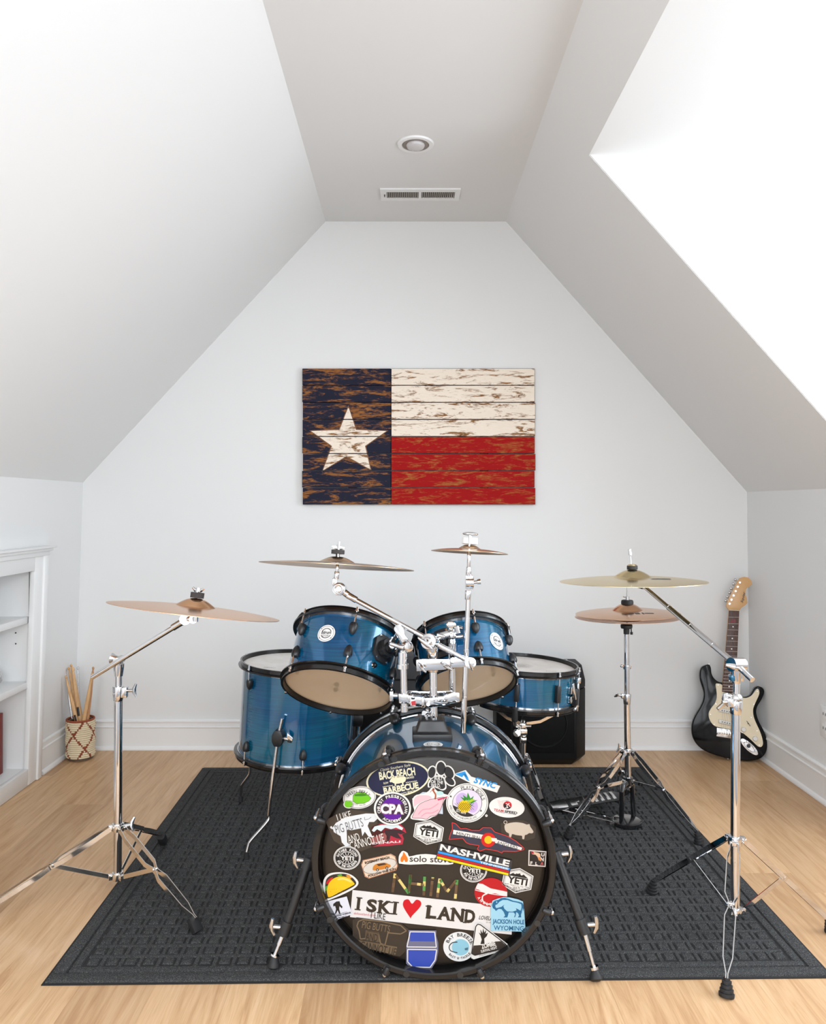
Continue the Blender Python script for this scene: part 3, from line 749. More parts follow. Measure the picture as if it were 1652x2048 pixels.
for i in range(8):
    a = 22.5 + 45 * i
    rad = (MBD.to_3x3() @ Vector((math.sin(R(a)), math.cos(R(a)), 0))).normalized(); tan = rad.cross(bax)
    for front in (True, False):
        zf = BD_L if front else 0.0; s = 1 if front else -1
        # hooked claw over the hoop
        b = MB()
        pts = [bat(a, RS + 0.0085, zf + s * 0.0025), bat(a, BD_R + 0.004, zf + s * 0.004), bat(a, BD_R + 0.007, zf - s * 0.004), bat(a, BD_R + 0.007, zf - s * 0.030), bat(a, BD_R + 0.005, zf - s * 0.046)]
        b.strap(pts, 0.026, 0.005, rad if False else tan.cross(bax)) if False else b.tube([pts[0], pts[1], pts[2]], [0.006, 0.008, 0.008], 8)
        b.box((0, 0, 0), (0.022, 0.007, 0.040), frame(bat(a, BD_R + 0.005, zf - s * 0.022), bax, tan))
        cl = b.build('claw', M_black, bass, bev=0.0015)
        b = MB()
        b.cyl(bat(a, BD_R + 0.012, zf - s * 0.055), bat(a, BD_R + 0.012, zf - s * 0.004), 0.0030, n=10)
        b.cyl(bat(a, BD_R + 0.012, zf - s * 0.030), bat(a, BD_R + 0.012, zf - s * 0.006), 0.0046, n=12)
        b.sphere(bat(a, BD_R + 0.012, zf - s * 0.002), 0.0058)
        b.build('key_rod', M_chrome, cl)
        # lug on the shell
        b = MB()
        zc = zf - s * 0.058
        T = frame(bat(a, RS + 0.013, zc), -bax * s, tan)
        b.lathe([(r * 1.25, z_ * 1.05) for r, z_ in BUL], T, 18)
        b.cyl(bat(a, RS - 0.002, zc - s * 0.016), bat(a, RS + 0.012, zc - s * 0.016), 0.010, n=14)
        b.build('lug', M_black, bass)
# clear bumper pads on the front hoop
for a in (157, 167, 193, 203, 112, 120, 240, 248, 19, 26, 334, 341):
    b = MB(); b.cyl(bat(a, BD_R - 0.0075, BD_L - 0.0005), bat(a, BD_R - 0.0075, BD_L + 0.0012), 0.0075, n=16)
    b.build('hoop_pad', mat('clear_pad', (0.022, 0.022, 0.023), 0.25), bass)
# oval badge on the shell top
b = MB()
def bass_flat(b, k0, rx):
    for i in range(k0, len(b.v)):
        p = b.v[i]; a = p.x / RS
        b.v[i] = MBD @ Vector(((RS + p.z) * math.sin(a), (RS + p.z) * math.cos(a), 0.335 - p.y))
disc(b, 0.024, 0.0012, 0, ry=0.95); disc(b, 0.0165, 0.0016, 1, r_in=0.0145); flat_text(b, 'ddrum', Matrix.Translation((0, 0, 0.0018)), 0.026, 0.0085, 1, 0.02)
disc(b, 0.0205, 0.0016, 1, r_in=0.0196)
bass_flat(b, 0, 1); b.build('badge', [M_white, M_ink], bass, smooth=False)
# spurs
def spur(pts, foot_d, sgn):
    top, knee, tip, foot = pts
    b = MB(); b.cyl(top, knee, 0.0105, n=16); b.cyl(top.lerp(knee, -0.06), top.lerp(knee, 0.10), 0.0150, n=16); b.cyl(top.lerp(knee, 0.86), top.lerp(knee, 1.06), 0.0145, n=16)
    b.cyl(top, top + Vector((-sgn * 0.04, 0.02, 0.0)), 0.013, n=14)
    sp = b.build('spur', M_black, bass)
    b = MB(); b.rod(knee, tip, [(0, 0.0062), (0.55, 0.0062), (0.56, 0.0046), (0.93, 0.0046), (0.93, 0.0115), (1.0, 0.0115)], 14); b.build('spur_rod', M_chrome, sp)
    b = MB(); dn = (foot - tip).normalized()
    b.rod(tip, foot, [(0, 0.0095), (0.2, 0.0105), (0.7, 0.0150), (0.9, 0.0150), (1.0, 0.009)], 18); b.build('rubber_foot', M_rubber, sp)
    for c in (top.lerp(knee, -0.02), top.lerp(knee, 0.95)):
        b = MB(); o_ = c + Vector((sgn * 0.030, -0.004, 0.004))
        b.cyl(c + Vector((sgn * 0.008, 0, 0)), o_, 0.0055, n=12)
        b.tube([o_ + Vector((-sgn * 0.002, 0, -0.020)), o_ + Vector((sgn * 0.004, 0, -0.006)), o_ + Vector((sgn * 0.004, 0, 0.006)), o_ + Vector((sgn * 0.001, 0, 0.020))], [0.004, 0.0065, 0.0065, 0.004], 10)
        b.build('wing_nut', M_satin, sp)
lf = G(547, 1945); spur([P(617, 1724, 1.965), P(569, 1862, 1.935), P(549, 1912, 1.922), Vector((lf.x, lf.y, RZ + 0.001))], 0, -1)
rf = G(1193, 1966); spur([P(1113, 1712, 1.950), P(1167, 1858, 1.905), P(1189, 1938, 1.885), Vector((rf.x, rf.y, 0.004))], 0, 1)

# ---------------- rack toms, floor tom, snare
def tomM(px, py, d, tilt, roll, yawd=0):
    rot = Matrix.Rotation(R(roll), 3, 'Y') @ Matrix.Rotation(R(-tilt), 3, 'X')
    z = rot @ Vector((0, 0, 1)); xr = rot @ Vector((1, 0, 0))
    return frame(P(px, py, d), z, xr)
def rot2(M, a): return M @ Matrix.Rotation(R(a), 4, 'Z')
MT1 = tomM(674, 1386, 2.215, 35, 10.5)
t1 = thing('rack_tom', MT1.translation, 'larger blue rack tom on the left of chrome mount, round white badge', 'drum', 'rack toms')
at1 = make_drum(t1, MT1 @ Matrix.Translation((0, 0, 0.0145)), 0.150, 0.160, 6, 5, M_headt, M_film)
badge(t1, MT1 @ Matrix.Translation((0, 0, 0.0145)), 0.1505, -22, 0.093, 0.0255)
MT2 = tomM(936, 1373, 2.175, 37, -7.0)
t2 = thing('rack_tom', MT2.translation, 'smaller blue rack tom to the right of chrome mount', 'drum', 'rack toms')
at2 = make_drum(t2, MT2 @ Matrix.Translation((0, 0, 0.0145)), 0.1275, 0.130, 6, 16, M_headt, M_film, ls=0.82)
badge(t2, MT2 @ Matrix.Translation((0, 0, 0.0145)), 0.128, 46, 0.066, 0.0255)
# tom bracket plates and vent grommets
def bracket(root, at, M, Rs, ang, z):
    b = MB(); T = frame(at(ang, Rs, z), at(ang, Rs + 0.1, z) - at(ang, Rs, z), M.to_3x3() @ Vector((0, 0, 1)))
    hexa = [(0.040, -0.016), (0.040, 0.016), (0.022, 0.034), (-0.022, 0.034), (-0.040, 0.016), (-0.040, -0.016), (-0.022, -0.034), (0.022, -0.034)]
    b.prism(hexa, -0.003, 0.007, T)
    pl = b.build('bracket_plate', M_black, root, bev=0.001)
    b = MB(); b.prism([(x_ * 0.62, y_ * 0.66) for x_, y_ in hexa], 0.006, 0.026, T); b.lathe([(0, 0.026), (0.017, 0.026), (0.015, 0.044), (0, 0.044)], T, 20)
    b.build('bracket_block', M_black, pl, bev=0.001)
    for dx, dy in ((0.032, 0.020), (-0.032, 0.020), (0.032, -0.020), (-0.032, -0.020)):
        b = MB(); b.lathe([(0.004, 0.0065), (0.0036, 0.009), (0, 0.0095)], T @ Matrix.Translation((dx, dy, 0)), 12); b.build('screw', M_chrome, pl)
    return T
TB1 = bracket(t1, at1, MT1, 0.150, 43, 0.090)
TB2 = bracket(t2, at2, MT2, 0.1275, -26, 0.066)
for root, at, Rs, a, z in ((t1, at1, 0.150, 36, 0.035),):
    b = MB(); T = frame(at(a, Rs, z), at(a, Rs + 0.1, z) - at(a, Rs, z)); b.lathe([(0.004, 0.0), (0.004, 0.004), (0.007, 0.004), (0.009, 0.0)], T, 20); b.lathe([(0, 0.0008), (0.0045, 0.0008)], T, 16, 1)
    b.build('vent_grommet', [M_chrome, M_ink], root)

FTd = 2.775
top = P(601, 1322, FTd); bot = P(591, 1506, FTd)
MF = frame(bot, top - bot); FL = (top - bot).length
ft = thing('floor_tom', (bot.x, bot.y, 0), 'deep blue floor tom standing on three bent chrome legs, left of kit', 'drum')
atf = make_drum(ft, MF @ Matrix.Translation((0, 0, 0.012)), 0.197, FL - 0.024, 6, -46, M_head, M_head, screws=False)
fl_feet = [G(493, 1722), G(481, 1607), Vector((bot.x + 0.30, bot.y + 0.10, 0))]
leg_px = [[(565, 1437, 2.555), (557, 1473, 2.553), (545, 1560, 2.545), (538, 1628, 2.540), (535, 1643, 2.536), (503, 1680, 2.522), (497, 1692, 2.518)],
          [(505, 1440, 2.93), (503, 1480, 2.93), (501, 1532, 2.955), (500, 1545, 2.96), (496, 1554, 2.965), (485, 1569, 2.985), (483, 1576, 2.99)], None]
for i, (ft_, ang) in enumerate(zip(fl_feet, (-8.4, -128, 106))):
    c = atf(ang, 0.197 + 0.026, FL * 0.32)
    if leg_px[i]: pts = [tuple(P(*q)) for q in leg_px[i]]
    else:
        tp = atf(ang, 0.223, FL * 0.50); lo = atf(ang, 0.225, -0.05); pts = [tuple(tp), tuple(c), (lo.x, lo.y, 0.17), (lo.x, lo.y, 0.155), (ft_.x - 0.01, ft_.y, 0.10), (ft_.x, ft_.y, 0.085)]
    b = MB(); b.tube(spline(pts + [(ft_.x, ft_.y, RZ + 0.012)], 4, False), 0.0056, 12)
    lg = b.build('leg', M_chrome, ft)
    b = MB(); b.cyl((ft_.x, ft_.y, RZ + 0.001), (ft_.x, ft_.y, RZ + 0.022), 0.0095, 0.0080, 16); b.build('rubber_foot', M_rubber, lg)
    b = MB(); T = frame(atf(ang, 0.197, FL * 0.32), atf(ang, 0.3, FL * 0.32) - atf(ang, 0.197, FL * 0.32), MF.to_3x3() @ Vector((0, 0, 1)))
    b.prism([(0.026, -0.009), (0.026, 0.009), (0.010, 0.018), (-0.010, 0.018), (-0.026, 0.009), (-0.026, -0.009), (-0.010, -0.018), (0.010, -0.018)], -0.002, 0.036, T)
    br = b.build('leg_bracket', M_black, ft, bev=0.002)
    b = MB(); b.cyl(T @ Vector((0, -0.015, 0.022)), T @ Vector((-0.002, -0.034, 0.022)), 0.005, n=12); b.prism([(-0.012, -0.046), (0.004, -0.050), (0.020, -0.030), (-0.010, -0.030)], 0.018, 0.026, T); b.build('wing_nut', M_chrome, br, bev=0.001)
b = MB(); flat = MF @ Matrix.Translation((-0.09, -0.10, FL - 0.012 + 0.0045)); flat_text(b, 'REMO', flat, 0.040, 0.010, 0); b.build('head_print', mat('grey_print', (0.35, 0.34, 0.33), 0.6), ft, smooth=False)

sn_top, sn_bot = P(1050, 1326, 2.75), P(1046, 1403, 2.745)
MS = frame(sn_bot, sn_top - sn_bot + Vector((0.0, -0.004, 0))); SL = (sn_top - sn_bot).length
snare = thing('snare_drum', MS.translation, 'shallow blue snare drum with black tube lugs, right of toms', 'drum')
MSs = MS @ Matrix.Translation((0, 0, 0.011))
ats = make_drum(snare, MSs, 0.172, SL - 0.022, 8, 29, M_head, M_head, lug='tube', screws=False)
# throw-off
b = MB()
for z in (0.02, 0.05): b.box((0, 0, 0), (0.020, 0.012, 0.022), frame(ats(52, 0.178, z + 0.01), MS.to_3x3() @ Vector((0, 0, 1)), ats(53, 0.178, z) - ats(52, 0.178, z)))
b.cyl(ats(52, 0.182, 0.085), ats(56, 0.188, 0.03), 0.006, n=12)
b.cyl(ats(62, 0.190, 0.100), ats(62, 0.190, -0.012), 0.0045, n=12); b.cyl(ats(62, 0.190, 0.082), ats(62, 0.190, 0.100), 0.009, n=14)
b.cyl(ats(57, 0.186, -0.004), ats(66, 0.186, -0.006), 0.006, n=12)
b.build('throw_off', M_chrome, snare, bev=0.001)
b = MB(); b.box((0, 0, 0), (0.024, 0.020, 0.058), frame(ats(62, 0.184, 0.036), MS.to_3x3() @ Vector((0, 0, 1)), ats(63, 0.18, 0) - ats(62, 0.18, 0))); b.build('throw_off_block', M_black, snare, bev=0.004)
b = MB(); flat_text(b, 'REMO', MS @ Matrix.Translation((0.075, -0.085, SL - 0.011 + 0.0048)), 0.034, 0.010); b.build('head_print', mat('grey_print'), snare, smooth=False)
b = MB(); b.lathe([(0, 0), (0.05, 0)], MS @ Matrix.Translation((-0.02, -0.01, SL - 0.011 + 0.0044)), 24)
M_smudge = mat('stick_marks', (0.6, 0.58, 0.55), 0.6)
_n, _l, _b = nodes(M_smudge)
_tc = _n.new('ShaderNodeTexCoord'); _gr = _n.new('ShaderNodeTexGradient'); _gr.gradient_type = 'SPHERICAL'; _mp = _n.new('ShaderNodeMapping'); _mp.inputs['Scale'].default_value = (20, 20, 20)
sm_c = MS @ Vector((-0.02, -0.01, SL - 0.011 + 0.0044)) - MS.translation
_mp.vector_type = 'TEXTURE' ; _mp.inputs['Location'].default_value = sm_c; _mp.inputs['Scale'].default_value = (0.05, 0.05, 0.05)
_l.new(_tc.outputs['Object'], _mp.inputs[0]); _l.new(_mp.outputs[0], _gr.inputs[0])
_mm = _n.new('ShaderNodeMath'); _mm.operation = 'MULTIPLY'; _mm.inputs[1].default_value = 0.6; _l.new(_gr.outputs['Fac'], _mm.inputs[0]); _l.new(_mm.outputs[0], _b.inputs['Alpha'])
b.build('stick_marks', M_smudge, snare, smooth=False)
# ================================================================== STANDS AND HARDWARE
def wingnut(parent, c, out, up, m=None, size=1.0):
    c = Vector(c); out = Vector(out).normalized(); up = Vector(up).normalized()
    b = MB(); o_ = c + out * 0.022 * size
    b.cyl(c, o_, 0.0045 * size, n=12)
    b.tube([o_ - up * 0.019 * size - out * -0.006 * size, o_ - up * 0.006 * size, o_ + up * 0.006 * size, o_ + up * 0.019 * size + out * 0.006 * size], [0.0028 * size, 0.0055 * size, 0.0055 * size, 0.0028 * size], 10)
    return b.build('wing_nut', m or M_satin, parent)
LEGT = [(0.0, 0.009), (0.05, 0.010), (0.12, 0.0150), (0.40, 0.0150), (0.47, 0.0045), (0.50, 0.0045), (0.57, 0.0125), (0.86, 0.0105), (0.965, 0.0022), (1.0, 0.0022)]
def foot_ribbed(b, p, up, s=1.0):
    prof = [(0.0, 0.0), (0.017, 0.0)]
    for i in range(4):
        r = 0.0175 - i * 0.0022; z = 0.003 + i * 0.0085
        prof += [(r, z), (r, z + 0.005), (r - 0.0035, z + 0.006), (r - 0.0035, z + 0.0078)]
    prof += [(0.0075, 0.040), (0.0, 0.040)]
    b.lathe([(r * s, z * s) for r, z in prof], frame(p, up), 18)
def foot_boot(b, p, up, side):
    T = frame(p, up, side)
    b.prism([(-0.013, -0.010), (0.013, -0.010), (0.013, 0.006), (0.008, 0.012), (-0.008, 0.012), (-0.013, 0.006)], 0.0, 0.040, T)
def tripod(root, c, zt, zb, feet, m, foot='ribbed', tr=0.0125, mid=0.47, fz=0.0, wid=1.0, zfoot=None):
    c = Vector(c)
    for i, ft_ in enumerate(feet):
        ft_ = Vector(ft_); zf = zfoot[i] if zfoot else fz
        d = Vector((ft_.x - c.x, ft_.y - c.y, 0)); r = d.length; d.normalize(); sd = Vector((-d.y, d.x, 0))
        p0 = Vector((c.x, c.y, zt)) + d * (tr + 0.008); p1 = Vector((ft_.x, ft_.y, zf + 0.036)) - d * 0.008
        b = MB()
        for s in (-1, 1):
            b.strap([p0.lerp(p1, t_) + sd * s * w_ * wid for t_, w_ in LEGT], 0.0130, 0.0024, sd)
        b.cyl(p0 - sd * 0.011, p0 + sd * 0.011, 0.004, n=10); q = p0.lerp(p1, mid + 0.015); b.cyl(q - sd * 0.008, q + sd * 0.008, 0.004, n=10)
        lg = b.build('leg', m, root)
        b = MB(); up = (p0 - p1).normalized(); pf = Vector((ft_.x, ft_.y, zf + 0.001))
        if foot == 'ribbed': foot_ribbed(b, pf, Vector((-d.x * 0.25, -d.y * 0.25, 1)))
        else: foot_boot(b, pf + Vector((0, 0, 0.004)) , up * 0.7 + Vector((0, 0, 0.5)), sd)
        b.build('rubber_foot', M_rubber, lg, bev=0.0008 if foot != 'ribbed' else 0)
        b = MB(); p2 = Vector((c.x, c.y, zb)) + d * (tr + 0.006)
        b.strap([p2, q], 0.0115, 0.0024, sd); b.cyl(p2 - sd * 0.007, p2 + sd * 0.007, 0.0042, n=10); b.build('brace', m, root)
    for z in (zt, zb):
        b = MB()
        b.cyl((c.x, c.y, z - 0.011), (c.x, c.y, z + 0.011), tr + 0.004, n=24)
        for ft_ in feet:
            d = Vector((ft_[0] - c.x, ft_[1] - c.y, 0)).normalized()
            b.box((0, 0, 0), (0.014, 0.012, 0.016), frame(Vector((c.x, c.y, z)) + d * (tr + 0.006), (0, 0, 1), d))
        b.build('hub', m, root, bev=0.001)

# ---- cymbals
def cymbal(name, c, Rr, n, m, label, bell=0.20, bow=0.075, grp='cymbals', flip=False, bellh=0.085):
    """bell, bow and bell height as fractions of the radius; origin at the middle of the rim plane"""
    rb = Rr * bell; hb = Rr * bow; hh = Rr * bellh
    prof = [(Rr, 0.0)]
    for i in range(1, 13):
        r = Rr + (rb - Rr) * i / 12; u = (Rr - r) / (Rr - rb); prof.append((r, hb * (1 - (1 - u) ** 1.9)))
    for i in range(1, 8):
        a = i / 7.0; prof.append((rb * (1 - a) + 0.006 * a, hb + hh * math.sin(a * math.pi / 2)))
    th = 0.0012
    full = prof + [(r, z - th) for r, z in reversed(prof)]
    if flip: full = [(r, -z) for r, z in full]
    T = frame(c, n)
    o = bpy.data.objects.new(name, None)
    b = MB(); b.lathe(full, T, 96, closed=True)
    bpy.data.objects.remove(o)
    me = b
    inv = Matrix.Translation(-Vector(c))
    me.v = [inv @ p for p in me.v]
    ob = me.build(name, m); ob.location = c
    tag(ob, label, 'cymbal', grp)
    return ob, T, hb + hh
def nrm(roll, tilt): return Matrix.Rotation(R(roll), 3, 'Y') @ Matrix.Rotation(R(-tilt), 3, 'X') @ Vector((0, 0, 1))

# ---------------- left boom stand with its crash
SC = Vector((-0.834, 2.28, 0))
ls = thing('cymbal_stand', SC, 'chrome boom cymbal stand with wide tripod left of drum kit', 'cymbal stand')
f1, f2 = G(395, 1874), G(327, 1693); f3 = Vector((-1.151, 2.132, 0))
tripod(ls, SC, 0.203, 0.062, [f1, f2, f3], M_nickel, 'boot', 0.0115, 0.455, zfoot=[RZ, RZ, 0.0])
wingnut(ls, SC + Vector((0.020, -0.004, 0.208)), (1, 0.1, 0.12), (0, 0.3, 1), M_satin, 1.0)
def Q(px, py, d=2.28): return P(px, py, d)
b = MB(); b.cyl((SC.x, SC.y, 0.050), Q(237, 1386), 0.0115, n=24); b.build('base_tube', M_chrome, ls)
b = MB(); b.cyl(Q(237, 1402), Q(237.5, 1322), 0.0092, n=20); b.rod(Q(237.3, 1352), Q(237.6, 1328), [(0, 0.0115), (0.7, 0.0150), (1, 0.0155)], 20); b.build('upper_tube', M_chrome, ls)
b = MB(); b.rod(Q(236.5, 1402), Q(237, 1372), [(0, 0.0125), (0.35, 0.0150), (1, 0.0165)], 20); b.box((0, 0, 0), (0.018, 0.020, 0.030), frame(Q(249, 1384), (0, 0, 1))); cl = b.build('clamp', M_chrome, ls, bev=0.002)
wingnut(cl, Q(254, 1381), (1, -0.15, 0.05), (0, 0, 1), M_satin, 1.0)
b = MB(); b.sphere(Q(238, 1321), 0.0125); b.cyl(Q(238, 1321) + Vector((0, -0.020, 0)), Q(238, 1321) + Vector((0, 0.022, 0)), 0.0115, n=20); b.rod(Q(241, 1320), Q(222, 1316), [(0, 0.009), (0.6, 0.011), (1, 0.0155)], 20); b.build('boom_tilter', M_satin, ls, bev=0.001)
CC1 = P(390, 1222, 2.18)
ja, jb = Q(185, 1354, 2.262), P(352, 1252, 2.215)
b = MB(); b.cyl(ja, jb, 0.0072, n=18); b.build('boom_arm', M_chrome, ls)
b = MB(); b.cyl(P(346, 1255, 2.216), P(364, 1244, 2.21), 0.0098, n=18); b.cyl(P(370, 1239, 2.19), P(370, 1239, 2.225), 0.0150, n=22); b.cyl(P(386, 1239, 2.185), P(386, 1239, 2.205), 0.0110, n=18); b.cyl(P(371, 1238, 2.20), P(390, 1238, 2.19), 0.008, n=14); b.cyl(P(391, 1243, 2.18), P(392, 1226, 2.18), 0.0075, n=14); b.cyl(P(391.5, 1232, 2.18), P(398.5, 1181, 2.18), 0.0032, n=10)
b.build('cymbal_tilter', M_chrome, ls)
c1, T1, h1 = cymbal('crash_cymbal', CC1, 0.2325, nrm(6.9, 6.0), M_bronze, 'bronze crash cymbal on boom stand at far left', 0.235, 0.055, bellh=0.095)
b = MB(); b.lathe([(0.004, 0), (0.0185, 0), (0.0185, 0.015), (0.004, 0.015)], T1 @ Matrix.Translation((0, 0, h1 + 0.001)), 24, closed=True); b.build('felt_washer', M_felt, ls)
wt = T1 @ Matrix.Translation((0, 0, h1 + 0.017))
b = MB(); b.lathe([(0, 0), (0.0075, 0), (0.006, 0.012), (0, 0.012)], wt, 16); b.tube([wt @ Vector((-0.016, 0, 0.012)), wt @ Vector((-0.008, 0, 0.005)), wt @ Vector((0.008, 0, 0.005)), wt @ Vector((0.016, 0, 0.012))], [0.003, 0.005, 0.005, 0.003], 8); b.build('wing_nut', M_chrome, ls)

# ---------------- right boom stand with the ride
SR = Vector((0.4158 * 2.06, 2.06, 0))
rs = thing('cymbal_stand', SR, 'chrome boom cymbal stand at front right, beside rug edge', 'cymbal stand')
tripod(rs, SR, 0.258, 0.072, [G(1453, 1994), G(1303, 1790), G(1664, 1866)], M_chrome, 'ribbed', 0.0135, 0.455, zfoot=[0.0, RZ, 0.0])
def Q2(px, py, d=2.06): return P(px, py, d)
b = MB(); b.cyl((SR.x, SR.y, 0.058), Q2(1471.5, 1405), 0.0116, n=28); b.build('base_tube', M_chrome, rs)
b = MB(); b.cyl(Q2(1472, 1410), Q2(1474, 1340), 0.0088, n=22); b.build('upper_tube', M_chrome, rs)
b = MB(); b.rod(Q2(1471.5, 1428), Q2(1472.5, 1400), [(0, 0.0140), (0.5, 0.0158), (1, 0.0165)], 24); b.rod(Q2(1472.5, 1398.5), Q2(1473, 1387), [(0, 0.0160), (0.5, 0.0150), (1, 0.0100)], 24)
b.box((0, 0, 0), (0.022, 0.022, 0.022), frame(Q2(1461, 1404), (0, 0, 1))); b.cyl(Q2(1455, 1390), Q2(1468, 1394), 0.005, n=12); cl = b.build('clamp', M_chrome, rs, bev=0.002)
b = MB(); b.cyl(Q2(1458, 1404), Q2(1444, 1404), 0.0055, n=14); b.prism([(0, 0), (0.004, 0.006), (0.014, 0.020), (0.006, 0.024), (-0.012, 0.004), (-0.016, -0.012), (-0.004, -0.026), (0.006, -0.022), (0.004, -0.006)], -0.004, 0.004, frame(Q2(1446, 1404), (0.25, -1, 0), (-1, 0, 0.3))); b.build('wing_nut', M_satin, cl, bev=0.0015)
b = MB(); b.rod(Q2(1472, 1366), Q2(1473, 1334), [(0, 0.0105), (0.15, 0.0125), (1, 0.0160)], 24); b.rod(Q2(1483, 1362), Q2(1483, 1344), [(0, 0.005), (0.3, 0.0075), (1, 0.0085)], 16); b.cyl(Q2(1462, 1329, 2.045), Q2(1485, 1329, 2.06), 0.0180, n=28); b.sphere(Q2(1485, 1329, 2.06), 0.0165, (0.6, 1, 1)); b.rod(Q2(1452, 1330, 2.04), Q2(1470, 1334, 2.035), [(0, 0.0045), (0.3, 0.0065), (1, 0.009)], 14); b.build('boom_tilter', M_chrome, rs)
b = MB(); b.prism([(-0.008, -0.011), (0.008, -0.011), (0.008, 0.011), (-0.008, 0.011)], -0.008, 0.008, frame(Q2(1465, 1355), (0, 0, 1))); b.build('memory_lock', M_blue, rs, bev=0.003)  # blue block stands in for the drum's reflection in the chrome tilter
CC2 = P(1265, 1163, 2.50)
pv = P(1474, 1331, 2.05); bt = P(1288, 1173, 2.475); dirn = (bt - pv).normalized()
b = MB(); b.cyl(P(1505, 1360, 2.00), P(1474, 1331, 2.05), 0.0075, n=18); b.cyl(pv, pv.lerp(bt, 0.70), 0.0078, n=18); b.cyl(pv.lerp(bt, 0.69), bt, 0.0062, n=18)
for t_ in (0.22, 0.45, 0.69): b.cyl(pv.lerp(bt, t_), pv.lerp(bt, t_ + 0.006), 0.0084, n=18)
b.build('boom_arm', M_chrome, rs)
b = MB(); b.cyl(bt, bt + Vector((-0.02, 0.018, 0.006)), 0.010, n=16); b.cyl(P(1262, 1172, 2.50), P(1263, 1152, 2.50), 0.006, n=14); b.cyl(bt + Vector((-0.02, 0.018, 0.006)), P(1262, 1171, 2.50), 0.008, n=14)
b.cyl(P(1264, 1150, 2.50), P(1261, 1112, 2.50), 0.0032, n=10); b.rod(P(1260.5, 1110, 2.50), P(1259.5, 1098, 2.50), [(0, 0.0056), (0.85, 0.0056), (1, 0.0045)], 12); b.build('cymbal_tilter', M_chrome, rs)
c2, T2, h2 = cymbal('ride_cymbal', CC2, 0.2265, nrm(-0.7, 1.4), M_brass, 'yellow brass ride cymbal hanging over the hi-hats at right', 0.265, 0.060, bellh=0.105)
b = MB(); b.lathe([(0.004, 0), (0.0165, 0), (0.0165, 0.012), (0.004, 0.012)], T2 @ Matrix.Translation((0, 0, h2 + 0.0005)), 24, closed=True); b.build('felt_washer', M_rubber, rs, bev=0.001)
b = MB(); b.lathe([(0.016, 0), (0.012, 0.004), (0, 0.006)], T2 @ Matrix.Translation((0, 0, h2 + 0.0128)), 20); b.build('washer', M_brass, rs)
def on_bow(T, Rr, bell, bow, x_, y_):
    rb = Rr * bell; hb = Rr * bow; r = math.hypot(x_, y_); u = (Rr - r) / (Rr - rb)
    return T @ Vector((x_, y_, hb * (1 - (1 - max(0, u)) ** 1.9) + 0.0006))
b = MB()
n0 = 14
for (xa, xb, ya, yb) in ((0.028, 0.092, -0.098, -0.094), (0.034, 0.100, -0.066, -0.062), (0.036, 0.094, -0.087, -0.075)):
    vs = []; fs = []
    for i in range(n0 + 1):
        x_ = xa + (xb - xa) * i / n0
        vs += [on_bow(T2, 0.2265, 0.265, 0.060, x_, ya), on_bow(T2, 0.2265, 0.265, 0.060, x_, yb)]
    for i in range(n0): fs.append((2 * i, 2 * i + 2, 2 * i + 3, 2 * i + 1))
    b.add(vs, fs)
b.build('stamped_logo', M_ink, c2, smooth=False)

# ---------------- hi-hat stand
HC = Vector((0.2804 * 2.79, 2.79, 0))
hs = thing('hi_hat_stand', HC, 'chrome hi-hat stand with foot pedal standing on rug at right', 'hi-hat stand')
def Q3(px, py, d=2.79): return P(px, py, d)
zt, zb = H - (1503 - CY) / F * 2.79, H - (1562 - CY) / F * 2.79
tripod(hs, HC, zt, zb, [G(1137, 1680), G(1399, 1692), G(1236, 1606)], M_chrome, 'ribbed', 0.0105, 0.47, fz=RZ)
b = MB(); b.cyl((HC.x, HC.y, zb - 0.02), Q3(1254, 1398), 0.0110, n=24); b.build('base_tube', M_chrome, hs)
b = MB(); b.cyl(Q3(1254, 1402), Q3(1253, 1268), 0.0088, n=22); b.build('upper_tube', M_chrome, hs)
b = MB(); b.rod(Q3(1254, 1408), Q3(1254, 1388), [(0, 0.0118), (0.4, 0.0128), (1, 0.0140)], 22); b.box((0, 0, 0), (0.014, 0.014, 0.016), frame(Q3(1246.5, 1392), (0, 0, 1))); cl = b.build('clamp', M_satin, hs, bev=0.001)
wingnut(cl, Q3(1245, 1391), (-1, -0.1, 0.1), (0, -0.8, 0.5), M_satin, 0.9)
b = MB(); b.rod(Q3(1253.6, 1338), Q3(1253.6, 1331), [(0, 0.0125), (1, 0.0125)], 20); b.sphere(Q3(1243, 1332), 0.005); b.cyl(Q3(1245, 1332), Q3(1262, 1335), 0.0045, n=10); b.build('memory_lock', M_chrome, hs)
wingnut(hs, Q3(1246, 1497), (-1, -0.3, 0.25), (0.3, 0, 1), M_satin, 0.8)
b = MB(); b.cyl(Q3(1253.5, 1268), Q3(1255, 1134), 0.0026, n=10); b.build('pull_rod', M_satin, hs)
b = MB(); b.rod(Q3(1253, 1268), Q3(1253, 1250), [(0, 0.0100), (0.62, 0.0105), (0.63, 0.0190), (0.75, 0.0200), (0.76, 0.0205), (1, 0.0205)], 22); b.build('cymbal_seat', M_rubber, hs)
b = MB(); b.cyl(Q3(1262, 1255), Q3(1263, 1266), 0.0022, n=8); b.cyl(Q3(1263, 1264), Q3(1263, 1269), 0.0048, n=10); b.build('tilt_screw', M_rubber, hs)
b = MB(); b.rod(Q3(1254.5, 1211), Q3(1254.5, 1200), [(0, 0.0205), (0.6, 0.0215), (1, 0.0195)], 22); b.build('clutch_felt', M_rubber, hs, bev=0.002)
b = MB(); b.cyl(Q3(1254.5, 1201), Q3(1254.5, 1193), 0.0075, n=16); b.cyl(Q3(1246, 1193.5), Q3(1254, 1195), 0.0015, n=8); b.build('clutch', M_chrome, hs)
